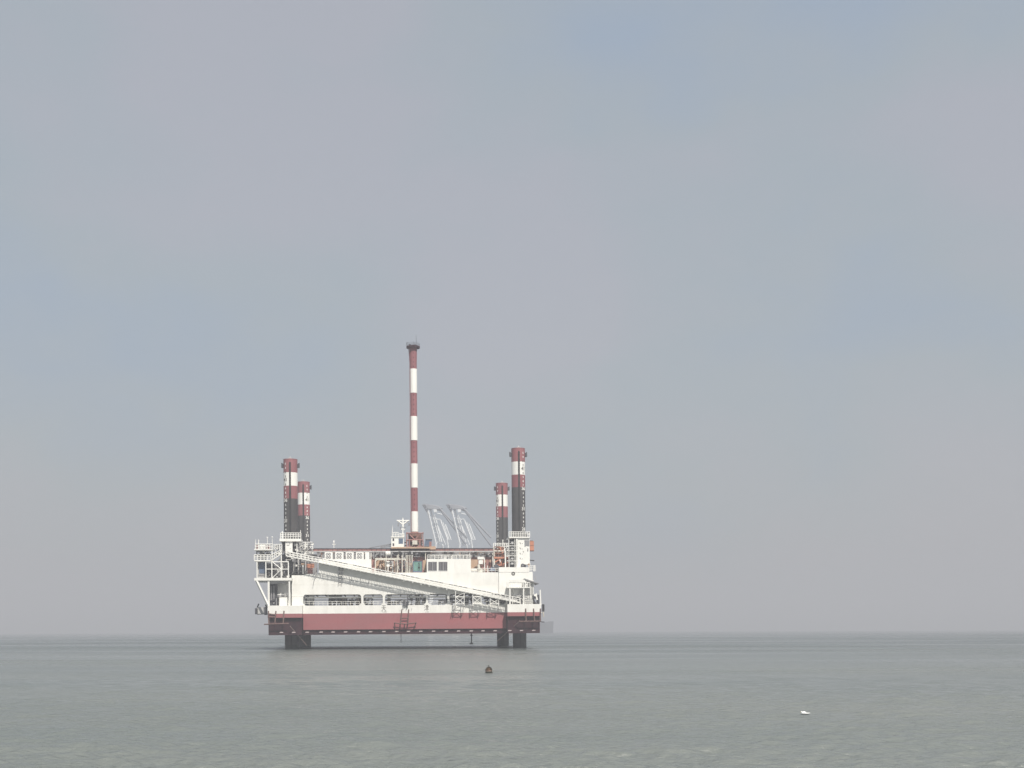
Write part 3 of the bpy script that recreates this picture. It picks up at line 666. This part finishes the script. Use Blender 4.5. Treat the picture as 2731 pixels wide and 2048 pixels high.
b = MB(); bxp(b, 1318, 1462, 1358, 1470, 48, 7, 0); railing(b, 1316, 1357, 1449, 1462, 48, 6, .15, mid=2); lnp(b, 1341, 1462, 1341, 1442, 47.5, .2); b.lathe([(0, -.25), (.26, 0), (0, .25)], tuple(P(1341, 1441, 47.5)), 8)
b.build('jack_house', 'clean', rig, 'small white railed jack house around the rear right leg')
for x0, x1 in ((802, 833), (1320, 1356)):
    b = MB(); b.box(P(x0, 1500, 48).x, P(x1, 1500, 48).x, 49.2, 56.5, ZO + .002, P(830, 1470.5, 48).z); b.build('leg_well', 'white', rig)
# under the left platform
b = MB(); bxp(b, 733, 1548, 775, ZO and 1615, 1.0, 3, 0); b.build('end_wall', 'white', rig)
b = MB(); bxp(b, 718, 1557, 739, 1614, -.6, 1.6, 0)
for px in (724, 730.5): lnp(b, px, 1562, px, 1598, -.75, .3, 1)
bxp(b, 721, 1550, 736, 1556, -1, 1.6, 0); clutter(b, 719, 738, 1595, 1617, -1.2, 20, [0, 0, 1], 2, 6, .5)
b.build('winch_tower', ['dark', 'grey'], rig)
b = MB(); bxp(b, 714, 1548, 719, 1615, -3.2, .5); bxp(b, 770, 1548, 774, 1615, -3.2, .4); lnp(b, 684, 1549, 716, 1616, -3.2, .5)
lnp(b, 778, 1591, 808, 1589.5, -.02, .08)
b.build('platform_strut', 'white', rig)
b = MB(); A = [P(a, c_, -2) for a, c_ in ((704, 1548), (760, 1548), (760, 1555), (719, 1557))]; b.prism([(v.x, v.z) for v in A], -2.4, 4); b.build('platform_bracket', 'lgrey', rig)
b = MB(); bxp(b, 745, 1593, 768, 1615, -1, .8, 0); clutter(b, 740, 768, 1582, 1594, -1.2, 16, [0, 1, 0, 2], 1.5, 4, .4, .6); b.build('side_locker', ['clean', 'grey', 'lgrey'], rig)
# rack of fenders on the left end
b = MB(); bxp(b, 687, 1619, 703, 1637, 0, 1.2, 0); bxp(b, 680, 1622, 686, 1638, -.2, 1.4, 1); bxp(b, 705, 1621, 711.5, 1640, -.6, 1.4, 1)
lnp(b, 686, 1621, 690, 1610, .3, .25, 1); lnp(b, 704, 1622, 714, 1618, .3, .25, 1); lnp(b, 709, 1612, 712, 1622, .2, .35, 1); lnp(b, 686, 1638, 714, 1637, .3, .15, 1)
b.build('anchor_rack', ['lgrey', 'dark'], rig)

# -------- gangway sloping down along the wall, on trestles
ga, gb = (762, 1480.5), (1386, 1605.5); gY0, gY1 = -3.0, -.06
b = MB(); p0, p1 = P(*ga, gY0), P(*gb, gY0)
b.prism([(p0.x, p0.z - .10), (p1.x, p1.z - .10), (p1.x, p1.z + .06), (p0.x, p0.z + .06)], gY0 + 1.5, gY1)
b.prism([(p0.x, p0.z - .24), (p1.x, p1.z - .24), (p1.x, p1.z + .04), (p0.x, p0.z + .04)], gY0, gY0 + .06)
b.prism([(p0.x, p0.z - .28), (p1.x, p1.z - .28), (p1.x, p1.z - .101), (p0.x, p0.z - .101)], gY1 - .14, gY1 - .002)
for k in range(150):
    q = p0.lerp(p1, (k + .5) / 150); b.box(q.x - .05, q.x + .05, gY0 + .14, gY0 + 1.498, q.z - .04, q.z + .02)
n = 62
for k in range(n):
    q = p0.lerp(p1, (k + .5) / n); b.box(q.x - .06, q.x + .06, gY0 - .03, gY0, q.z - .42, q.z + .02)
gw = b.build('gangway', 'clean', rig, 'long white railed gangway sloping down the side wall')
for s, YY in enumerate((gY0, gY1)):
    b = MB(); t_ = .11
    e0 = Vector((p0.x, YY, p0.z)); e1 = Vector((p1.x, YY, p1.z)); up = Vector((0, 0, 1.1))
    b.bar(e0 + up, e1 + up, t_); b.bar(e0 + up * .5, e1 + up * .5, t_ * .8)
    m_ = 64
    for k in range(m_ + 1): q = e0.lerp(e1, k / m_); b.bar(q, q + up, t_)
    b.build('handrail', 'clean', gw)
b = MB(); e0 = Vector((p0.x, gY0, p0.z)); e1 = Vector((p1.x, gY0, p1.z))
a_ = e0.lerp(e1, .2); c_ = e0.lerp(e1, .99)
b.prism([(a_.x, a_.z + .1), (c_.x, c_.z + .1), (c_.x, c_.z + .34), (a_.x, a_.z + .24)], gY0 + .05, gY0 + .09, 0)
b.build('side_screen', 'clean', gw)
b = MB(); m_ = 40
for k in range(m_):
    if k % 5 == 2: continue
    q = e0.lerp(e1, .12 + .82 * k / m_); r_ = e0.lerp(e1, .12 + .82 * (k + .8) / m_); b.bar(q + Vector((0, -.08, .98)), r_ + Vector((0, -.08, .98)), .13)
b.build('cable', 'grey', gw)
b = MB()
for px in (1077, 1100, 1123, 1145, 1168, 1191): 
    u = (px - ga[0]) / (gb[0] - ga[0]); q = P(px, ga[1] + (gb[1] - ga[1]) * u, gY0); b.bar(q + Vector((0, 0, -.2)), q + Vector((0, 0, -.55)), .08); b.lathe([(0, -.17), (.16, 0), (0, .17)], (q.x, q.y, q.z - .62), 8)
b.build('hanging_lamp', 'clean', gw)
tp = [1215, 1238, 1261, 1283, 1307, 1330]
gy = lambda px: ga[1] + (gb[1] - ga[1]) * (px - ga[0]) / (gb[0] - ga[0])
for (x0, x1) in ((1215, 1238), (1261, 1283), (1307, 1330)):
    b = MB()
    for YY in (gY0 + .3,):
        t_ = .17; yb = 1614
        lnp(b, x0, gy(x0) + 3, x0, yb, YY, t_); lnp(b, x1, gy(x1) + 3, x1, yb, YY, t_)
        lnp(b, x0, 1611, x1, 1611, YY, t_ * .9); ym = 1592
        if gy(x1) < 1590: lnp(b, x0, ym, x1, ym, YY, t_ * .9); lnp(b, x0, ym, x1, gy(x1) + 5, YY, .1)
        else: ym = gy(x1) + 4
        lnp(b, x0, ym, x1, 1611, YY, .11); lnp(b, x0, 1611, x1, ym, YY, .11)
    b.build('trestle', 'clean', rig)
b = MB()
for k, px in enumerate([1210] + tp): 
    q0 = P(px, 1614, gY0 + .3); b = MB(); b.prism([(q0.x - .06, q0.z - .18), (q0.x + .06, q0.z - .18), (q0.x + .06, q0.z), (q0.x - .06, q0.z)], gY0 + .2, 0)
    b.bar(Vector((q0.x, gY0 + .4, q0.z - .15)), Vector((q0.x, 0, q0.z - 1.9)), .07); b.build('trestle_bracket', 'clean', rig)
b = MB()       # rope loops and a light ladder hanging on the wall
for px in (905.5, 914.5):
    lnp(b, px, 1512, px - 3, 1558, -.5, .1)
for k in range(8): lnp(b, 905.5 - k * .4, 1515 + k * 5.5, 914.5 - k * .4, 1515 + k * 5.5, -.5, .08)
b.path([P(a, c_, -.7) for a, c_ in ((906, 1510), (903, 1522), (906, 1532), (912, 1532), (915, 1520), (911, 1509))], .09)
for px in (838, 862, 933, 938, 962, 985): lnp(b, px, 1526 + (px - 838) * .12, px - 2, 1536 + (px - 838) * .14, -.7, .08)
b.path([P(a, c_, -.6) for a, c_ in ((838, 1530), (842, 1534), (838, 1545), (835, 1562))], .06)
b.build('rope_ladder', 'grey', rig)
# -------- right end
b = MB(); bxp(b, 1357.5, 1431, 1413, 1434.5, 1.4, 8); bxp(b, 1381, 1434.6, 1412.8, 1505, 1.8, 3.4); bxp(b, 1381, 1505.2, 1389, 1513, 1.8, 3.4)
bxp(b, 1377, 1434.6, 1380.5, 1513, 1.6, .5)
tw = b.build('jack_house', 'clean', rig, 'tall white jacking tower at the right front leg')
b = MB(); railing(b, 1357.5, 1413, 1418.5, 1431, 1.5, 6.5, .13, mid=2); railing(b, 1358, 1412, 1419, 1431, 9.2, 7, .09, mid=1); b.bar(P(1413, 1418.5, 1.5), P(1413, 1418.5, 1.5) + Vector((0, 7.6, 0)), .13)
b.build('railing', 'clean', tw)
b = MB(); clutter(b, 1372, 1408, 1421, 1431, 2, 22, [0, 0, 1], 2, 6, .4); b.build('jack_motor', ['dark', 'lgrey'], tw)
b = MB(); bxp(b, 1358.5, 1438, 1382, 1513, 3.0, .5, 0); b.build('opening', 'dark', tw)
for cy in (1448, 1462, 1475.5, 1489, 1502):
    b = MB(); c_ = P(1366, cy, 2.6); b.cyl(c_, c_ + Vector((0, -.5, 0)), .42, .36, n=10); b.bar(c_ + Vector((-.6, -.3, -.3)), c_ + Vector((.5, -.3, .45)), .16); b.bar(c_ + Vector((-.5, -.3, .4)), c_ + Vector((.55, -.3, -.35)), .12)
    b.build('jack_cylinder', 'lgrey', tw)
b = MB()
for cy in (1455.5, 1468.5, 1482, 1495.5): bxp(b, 1352, cy - .7, 1382, cy + .7, 1.7, .7)
for px in (1357.5, 1373.5): bxp(b, px - .7, 1434, px + .7, 1513, 1.7, .2)
bxp(b, 1346.5, 1468, 1349.5, 1513, 1.7, .3)
b.build('jack_frame', 'clean', tw)
b = MB(); A = [P(a, c_, 1.78) for a, c_ in ((1398.5, 1440.5), (1411.8, 1440.5), (1411.8, 1457), (1404, 1456), (1399, 1459))]; b.prism([(v.x, v.z) for v in A], 1.76, 1.9); b.build('window', 'grey', tw)
b = MB(); c_ = P(1407.8, 1466.3, 1.78); b.lathe([(0, -.5), (.12, -.35), (.15, 0), (.12, .35), (0, .5)], tuple(c_), 10); b.build('vent', 'grey', tw)
b = MB()
for cy in (1447, 1461, 1475, 1488): lnp(b, 1386.5, cy - 1, 1388.5, cy + 3, 1.74, .09); lnp(b, 1392, cy + 3, 1393.5, cy + 2, 1.74, .08)
for px in (1366, 1395): lnp(b, px, 1470 if px > 1380 else 1470, px + 2, 1472, 1.7, .1)
b.build('bracket', 'ink', tw)
b = MB(); lnp(b, 1413, 1494, 1425, 1495, 3, .22, 0); b.build('boom_rest', 'dark', rig)
# orange deck crane between the legs
b = MB(); bxp(b, 1318, 1470, 1324, 1526, 4, .5, 0); bxp(b, 1337, 1462, 1341, 1526, 4, .5, 0); bxp(b, 1317, 1485, 1356, 1489.5, 3.6, .6, 1)
for (x0, y0, x1, y1, m_) in ((1318, 1485, 1332, 1460, 0), (1332, 1460, 1345, 1485, 1), (1320, 1500, 1335, 1490, 1), (1328, 1490, 1342, 1510, 1), (1345, 1490, 1356, 1512, 0), (1316, 1470, 1342, 1470, 2), (1318, 1478, 1345, 1476, 0), (1322, 1512, 1356, 1500, 1), (1317, 1458, 1319, 1512, 2), (1333, 1492, 1334, 1500, 3)): lnp(b, x0, y0, x1, y1, 3.9, .3, m_)
bxp(b, 1335, 1464, 1343, 1482, 4.6, 1, 1); bxp(b, 1344, 1489, 1357, 1512, 4.6, 1, 4); bxp(b, 1318, 1492, 1334, 1508, 4.8, .5, 4)
clutter(b, 1318, 1345, 1458, 1484, 4.4, 40, [0, 0, 2, 1, 4, 3], 1.5, 5, 2, .4); clutter(b, 1318, 1356, 1490, 1512, 4.3, 26, [0, 1, 4, 3], 1.5, 5, 1, .4)
cr_ = b.build('deck_crane', ['rust', 'orange', 'cream', 'clean', 'pink'], rig, 'rusty orange deck crane beside the jacking tower')
b = MB(); clutter('tower_machinery', 1344, 1357, 1462, 1484, 3, 22, [1, 3, 3, 2], 1.5, 5, 1); clutter('tower_machinery', 1408, 1414, 1503, 1514, 1, 10, [5, 3, 1], 1.5, 4, .5); b = MB(); railing(b, 1411, 1428, 1509, 1524, -.2, 5, .12, mid=2); lnp(b, 1424.5, 1524, 1425, 1507, -.2, .22); lnp(b, 1413.5, 1524, 1413.5, 1501, -.2, .12); b.build('deck_railing', 'clean', rig)
b = MB(); railing(b, 1256, 1330, 1516, 1526, .1, 9, .08, mid=1); bxp(b, 1291.5, 1487, 1293.5, 1526, .4, .2); bxp(b, 1314.5, 1486, 1316, 1512, .6, .2); b.build('deck_railing', 'clean', rig)
b = MB(); A = [P(a, c_, -3.0) for a, c_ in ((1399, 1542.5), (1437, 1555.5), (1437, 1557.5), (1399, 1546.5))]; b.prism([(v.x, v.z) for v in A], -3.2, 4); b.build('canopy', 'grey', rig)
# balcony over the right corner
b = MB(); bxp(b, 1352, 1565.5, 1413, 1568, -3.3, 3.3, 0); bxp(b, 1359, 1546.5, 1400, 1553, -3.3, .4, 1); bxp(b, 1350, 1552, 1358, 1566, -3.25, .3, 0)
bal = b.build('balcony', ['white', 'clean'], rig)
b = MB(); railing(b, 1356, 1413, 1553.5, 1566, -3.2, 5.6, .16, mid=0); bxp(b, 1399, 1548, 1404, 1566, -3.0, .3); b.build('baluster_row', 'clean', bal)
b = MB(); bxp(b, 1358.5, 1568, 1361.8, 1613, -3.2, .35); bxp(b, 1395, 1568, 1398.2, 1613, -3.2, .35); b.build('balcony_post', 'clean', bal)
b = MB(); bxp(b, 1354, 1568, 1420, 1616, .2, .5, 0); A = [P(a, c_, -1) for a, c_ in ((1366, 1569), (1388, 1569), (1380, 1582), (1380, 1592), (1370, 1592), (1369, 1582))]; b.prism([(v.x, v.z) for v in A], -1.2, .2, 1)
b.build('recess_wall', ['lgrey', 'white'], rig)
b = MB(); clutter('mooring_gear', 1364, 1420, 1588, 1614, -2.2, 44, [3, 2, 1, 3], 1.5, 5, 1.5, .6); clutter('mooring_gear', 1354, 1385, 1602, 1614, -1, 16, [0, 0, 1], 2, 5)
railing(b, 1400, 1420, 1590, 1613, -2.8, 3, .09, 3, mid=1)
for px in (1414.5, 1418.5, 1422.5): b.cyl(P(px, 1548, -2.2), P(px, 1612, -2.2), .12, m=3)
lnp(b, 1405, 1548, 1405, 1566, -2.5, .2, 3)
b.build('mooring_gear', MM, rig)
b = MB(); clutter(b, 1420, 1437, 1586, 1614, -2.8, 34, [0, 0, 0, 1], 2, 6, 1.5, .2); b.path([P(a, c_, -3) for a, c_ in ((1421, 1588), (1425, 1604), (1431, 1614), (1436, 1600), (1432, 1588))], .2)
b.build('winch', ['dark', 'grey'], rig)
b = MB(); b.cyl(P(1432, 1600, -3), P(1430, 1582, -3), .32, .14, n=10); b.cyl(P(1426, 1590, -3), P(1427, 1584, -3), .3, .2, n=10); b.cyl(P(1442, 1614, -3), P(1440, 1573, -3), .24, .2, n=10)
b.build('fairlead', 'clean', rig)
b = MB()
for px, py in ((1421, 1545), (1426, 1537), (1424, 1552)): lnp(b, px, py, px + 4, py + 9, -.3, .12)
b.build('side_stay', 'lgrey', rig)
b = MB(); b.cyl(P(1449, 1612, 1), P(1449, 1631, 1), .32, n=12); lnp(b, 1443, 1613, 1451, 1612, 1, .15); b.build('side_fender', 'rubber', rig)
b = MB(); b.cyl(P(1449, 1632, 1), P(1450, 1646, 1), .22, .14, n=8, m=0); lnp(b, 1443, 1634, 1449, 1633, 1, .12); b.build('discharge_pipe', 'cream', rig)
b = MB(); bxp(b, 1447, 1657.5, 1452, 1660, 1, 1); lnp(b, 1442, 1658, 1449, 1658.5, 1.2, .15); b.build('side_bracket', 'dark', rig)

# boat landings: brown pipe frames on the side
def landing(name, segs, Y0, t=.24):
    b = MB()
    for x0, y0, x1, y1, Y1, Y2 in segs: b.bar(P(x0, y0, Y1), P(x1, y1, Y2), t)
    b.build(name, 'frame', rig)
LF = FS - .7
landing('boat_landing', [(716, 1629, 717, 1662, FS - .1, LF), (736, 1629, 733, 1662, FS - .1, LF), (757.5, 1629, 755, 1662, FS - .1, LF), (704, 1665, 770, 1663, LF, LF), (718, 1637, 735, 1640, FS - .2, FS - .2), (718, 1645, 733, 1646, LF, LF)], FS)
landing('boat_landing', [(1402, 1623, 1403, 1657, FS - .1, LF), (1423, 1623, 1426, 1657, FS - .1, LF), (1441.5, 1623, 1441.5, 1657, FS - .1, LF), (1387, 1657.5, 1443, 1656.8, LF, LF), (1442, 1634, 1443, 1634, LF, LF)], FS)
landing('boat_landing', [(1072, 1625, 1068.5, 1662, -.2, -.9), (1090, 1625, 1088, 1662, -.2, -.9), (1071, 1649, 1089, 1648, -.6, -.6), (1051, 1660.5, 1066, 1663, -.9, -.9), (1066, 1663, 1084, 1664, -.9, -.9), (1084, 1664, 1111, 1660.5, -.9, -.9),
    (1052, 1661, 1053.5, 1676, -.9, -.1), (1067, 1664, 1067, 1676, -.9, -.1), (1079, 1664, 1078, 1675, -.9, -.1), (1087.5, 1663, 1085.5, 1675, -.9, -.1), (1109, 1662, 1103.5, 1676, -.9, -.1)], 0, .2)
b = MB(); b.bar(P(774, 1670, LF), P(818, 1721, 2), .2); b.build('stay_rope', 'rope', rig)
b = MB(); b.bar(P(1386, 1656, LF), P(1327, 1709, 2), .2); b.build('stay_rope', 'rope', rig)
b = MB(); b.cyl(P(1069.5, 1690, 6), P(1069.5, 1714, 6), .09); b.build('hanging_pipe', 'dark', rig)
b = MB(); b.cyl(P(1257.5, 1686, 6), P(1257.5, 1718, 6), .15, n=8); lnp(b, 1254, 1695, 1261, 1694, 6, .16); lnp(b, 1252.5, 1716.5, 1261.5, 1716, 6, .3); lnp(b, 1255, 1692, 1258, 1697, 6, .14)
b.build('hanging_pipe', 'dark', rig, 'dark cross-armed pipe hanging under the hull')
b = MB()       # dark pump frame hanging over the side by the middle landing
clutter(b, 1076, 1088, 1601, 1615, -.6, 16, [0, 0, 1], 2, 5, .3, .4); lnp(b, 1076, 1603, 1077, 1616, -.7, .2); lnp(b, 1087, 1586, 1087, 1614, -.7, .25)
b.path([P(a, c_, -.4) for a, c_ in ((1083, 1613), (1086, 1618), (1085, 1622))], .07); b.build('side_pump', ['dark', 'grey'], rig)
b = MB()
for a_, c_ in (((1083, 1623), (1082.5, 1631)), ((1098, 1622), (1096.5, 1630)), ((1066, 1629), (1067, 1627))): lnp(b, *a_, *c_, -.02, .06)
b.build('scratch_mark', 'grey', hull)

# ------------------------------------------------------------------ quay and two ship-to-shore cranes far behind
QY = 1250.0
b = MB(); q0 = world_at(1035, 1690, QY); q1 = world_at(1400, 1690, QY)
b.box(q0.x, q1.x, QY - 25, QY + 90, -3, 2.6); qo = b.build('quay', 'quay'); tag(qo, 'low grey concrete quay far behind the platform', kind='structure')
def crane(dx, label):
    base = world_at(1185 + dx, 1690, QY); base.z = 2.6
    t = empty('container_crane', Matrix.Translation(base), label, 'crane', 'container cranes on the far quay')
    def C(px, py, Y=0): return world_at(px + dx, py, QY + Y) - base
    # raised boom: two box girders with cross members
    for YY in (0,):
        for g, (x0, y0, x1, y1) in enumerate(((1141.5, 1362, 1163, 1452), (1148, 1357, 1172, 1455))):
            b = MB(); p, q = C(x0, y0, g * 9), C(x1, y1, g * 9); b.bar(p, q, 1.25); b.build('boom_girder', 'crane', t)
    b = MB()
    for (x0, y0, x1, y1, w_) in ((1159, 1373, 1178, 1445, 1.1), (1174, 1386, 1194, 1440, 1.15), (1187, 1398, 1203, 1440, .95), (1168, 1404, 1188, 1452, .7), (1153, 1371, 1173, 1444, .75), (1181, 1393, 1198, 1440, .65), (1140, 1366, 1143, 1376, 1.0)):
        b.bar(C(x0, y0, 4), C(x1, y1, 4), w_)
    b.build('boom_tie', 'crane', t)
    b = MB()
    for k in range(7):
        u = k / 6.; b.bar(C(1143 + 20 * u, 1368 + 78 * u, 0), C(1152 + 20 * u, 1368 + 78 * u, 9), .35)
    b.bar(C(1155, 1385), C(1174, 1385), .8); b.bar(C(1166, 1369), C(1179, 1372), .8); b.bar(C(1155, 1385), C(1160, 1372), .6)
    b.build('boom_bracing', 'crane', t)
    b = MB(); A = [C(a, c_, 3) for a, c_ in ((1156, 1359), (1165, 1359), (1166, 1366), (1158, 1367))]; b.prism([(v.x, v.z) for v in A], 0, 5); b.build('boom_head', 'crane', t)
    b = MB()       # dark apex frame
    for (x0, y0, x1, y1) in ((1130, 1346, 1172, 1352), (1128, 1345, 1141, 1366), (1132, 1344, 1150, 1360), (1145, 1350, 1178, 1362), (1140, 1347, 1158, 1350), (1160, 1350, 1180, 1356), (1136, 1358, 1150, 1352)): b.bar(C(x0, y0, 2), C(x1, y1, 6), 1.7)
    A = [C(a, c_, 3) for a, c_ in ((1133, 1346), (1150, 1347), (1172, 1352), (1170, 1358), (1142, 1357))]; b.prism([(v.x, v.z) for v in A], 1, 4)
    b.build('apex_frame', 'cranedark', t)
    b = MB(); b.bar(C(1170, 1353, 3), C(1246, 1434, 3), 1.5); b.bar(C(1178, 1364, 3), C(1248, 1458, 3), 1.5); b.bar(C(1176, 1360, 12), C(1236, 1440, 12), 1.1); b.build('backstay', 'cranedark', t)
    # portal, girder and machinery house on the quay
    b = MB(); H_ = 58.0
    for sx in (-16, 14):
        for sy in (0, 22): b.bar((sx, sy, 0), (sx * .8, sy, H_), 2.2)
        b.bar((sx * .9, 0, 24), (sx * .9, 22, 24), 1.6); b.bar((sx * .8, 0, H_), (sx * .8, 22, H_), 1.6)
    b.bar((-14, 0, 24), (13, 0, 24), 1.6); b.bar((-14, 22, 24), (13, 22, 24), 1.6); b.bar((-13, 0, H_), (25, 0, H_), 2.0)
    b.bar((-13, 22, H_), (25, 22, H_), 2.0); b.bar((-15, 0, 0), (13, 0, 24), 1.0); b.bar((-15, 22, 0), (13, 22, 24), 1.0)
    b.build('portal', 'crane', t)
    b = MB(); b.box(4, 22, 2, 16, H_ + 2, H_ + 9); b.build('machinery_house', 'crane', t)
    b = MB(); p = C(1163, 1452); b.bar(p, (-10, 4, H_), 1.4); p = C(1180, 1452); b.bar(p, (2, 12, H_), 1.4); b.bar(C(1192, 1436, 4), (8, 10, H_), 1.2); b.build('boom_hinge', 'crane', t)
crane(0, 'faint raised-boom container crane nearest the striped mast')
crane(64, 'faint raised-boom container crane farther from the striped mast, right of the other')

# far ship at the horizon, mostly hidden by the platform
sy = 2200.0; s1 = world_at(1476, 1680, sy); s0 = world_at(1340, 1680, sy)
t = empty('cargo_ship', Matrix.Translation((s0.x, sy, 0)), 'hazy grey ship stern on the horizon at the right end of the platform', 'ship')
Ls = s1.x - s0.x; zt = EYE + (1682 - 1657.5) / F * sy
b = MB(); b.prism([(0, -2), (Ls, -2), (Ls - 1, 4), (Ls, zt), (Ls - 6, zt), (Ls - 16, zt - 1.3), (0, zt - 2)], -9, 9); b.build('hull', 'ship', t)
b = MB(); b.box(Ls * .52, Ls * .74, -8, 8, zt - 1.4, zt + 24); b.box(Ls * .55, Ls * .72, -9, 9, zt + 24.02, zt + 30); b.box(Ls * .6, Ls * .66, -3, 3, zt + 30.02, zt + 36); b.build('superstructure', 'shipup', t)
b = MB()
for k in range(7): b.bar((Ls - 15 + k * 2.4, -8.7, zt - 1.2 + k * .18), (Ls - 15 + k * 2.4, -8.7, zt + .3 + k * .1), .15)
b.build('deck_rail', 'ship', t)

# ------------------------------------------------------------------ buoy and gull
bd = F * EYE / (1795 - (HOR + ROLL * (1304 - 1365))); bp = world_at(1304, 1795, bd)
t = empty('mooring_buoy', Matrix.Translation((bp.x, bp.y, 0)) @ Matrix.Rotation(math.radians(-3), 4, 'Y'), 'small rusty domed mooring buoy floating in front of the platform', 'buoy')
b = MB(); b.lathe([(.0, -.3), (.36, -.28), (.40, -.1), (.40, .17), (.385, .20)], n=32); b.build('float', 'buoydark', t)
b = MB(); b.lathe([(.385, .195), (.40, .21), (.395, .27), (.36, .29)], n=32); b.build('band', 'buoyband', t)
b = MB(); b.lathe([(.36, .28), (.33, .42), (.24, .56), (.12, .64), (0, .66)], n=28); b.build('dome', 'buoyrust', t)
b = MB()
for i in range(6):
    a = i * math.pi / 3 + .3; pts = [(math.cos(a) * r_, math.sin(a) * r_, z) for r_, z in ((.385, .27), (.385, .40), (.28, .58), (.1, .70))]; b.path(pts, .03)
b.build('cage_bar', 'buoydark', t)
b = MB(); b.cyl((0, 0, .64), (0, 0, .86), .035); b.cyl((0, 0, .80), (.01, 0, .90), .07, .06, n=10); b.box(.08, .16, -.03, .03, .58, .72); b.build('lamp', 'buoydark', t)

gd = F * EYE / (1906 - (HOR + ROLL * (2146 - 1365))); gp = world_at(2146, 1905, gd)
t = empty('gull', Matrix.Translation((gp.x, gp.y, .01)), 'white gull sitting on the water at the lower right', 'gull')
def blob(mb, c, r, m=0, n=16, k=10, taper=0):
    vs = []
    for j in range(k + 1):
        th = math.pi * j / k
        for i in range(n):
            ph = 2 * math.pi * i / n; x_ = math.cos(th); rad_ = math.sin(th) * (1 + taper * x_)
            vs.append((c[0] + r[0] * x_, c[1] + r[1] * rad_ * math.cos(ph), c[2] + r[2] * rad_ * math.sin(ph)))
    fs = [(j * n + i, j * n + (i + 1) % n, (j + 1) * n + (i + 1) % n, (j + 1) * n + i) for j in range(k) for i in range(n)]
    mb.add(vs, fs, m, True)
b = MB(); sk = [(-.175, .055, .030, .028), (-.14, .085, .062, .055), (-.08, .092, .085, .085), (0, .092, .088, .088), (.08, .075, .07, .055), (.15, .07, .045, .035), (.22, .072, .03, .018), (.28, .075, .018, .008)]
n = 16; vs = []                               # body as one lofted surface from breast to tail, neck and head in the same mesh
for x_, z_, ry, rz in sk: vs += [(x_, ry * math.cos(2 * math.pi * i / n), z_ + rz * math.sin(2 * math.pi * i / n)) for i in range(n)]
fs = [(j * n + i, j * n + (i + 1) % n, (j + 1) * n + (i + 1) % n, (j + 1) * n + i) for j in range(len(sk) - 1) for i in range(n)] + [tuple(range(n - 1, -1, -1)), tuple(range((len(sk) - 1) * n, len(sk) * n))]
b.add(vs, fs, 0, True)
b.cyl((-.12, 0, .10), (-.165, 0, .145), .055, .036, n=12); blob(b, (-.175, 0, .150), (.044, .034, .036))
b.build('body', 'gull', t)
for s in (-1, 1):
    b = MB(); P8 = [(-.09, .078, .10), (-.02, .094, .135), (.10, .078, .12), (.22, .05, .10), (.33, .02, .095), (.20, .066, .07), (.06, .092, .065), (-.06, .09, .07)]
    b.add([(x_, s * y_, z_) for x_, y_, z_ in P8] + [(x_, s * (y_ - .02), z_) for x_, y_, z_ in P8], [tuple(range(8)), tuple(range(15, 7, -1))] + [(i, (i + 1) % 8, 8 + (i + 1) % 8, 8 + i) for i in range(8)], 0, False)
    b.build('wing', 'gull', t)
b = MB(); b.cyl((-.21, 0, .146), (-.262, 0, .136), .011, .004, n=8); b.build('bill', 'bill', t)
b = MB()
for s in (-1, 1): blob(b, (-.19, s * .03, .158), (.005, .004, .005), n=8, k=6)
b.build('eye', 'rubber', t)

# ------------------------------------------------------------------ haze: one closed box of even, pale air
b = MB(); b.box(-9500, 9500, -400, 9500, -9, 150); hz = b.build('haze', [])
tag(hz, 'even pale haze over the sea', kind='stuff')
m = bpy.data.materials.new('haze_air'); m.use_nodes = True; n = m.node_tree.nodes; n.clear()
o = n.new('ShaderNodeOutputMaterial'); v = n.new('ShaderNodeVolumePrincipled'); v.inputs['Density'].default_value = .00066
v.inputs['Color'].default_value = (.595, .60, .64, 1); v.inputs['Anisotropy'].default_value = 0
m.node_tree.links.new(v.outputs[0], o.inputs['Volume']); hz.data.materials.append(m)
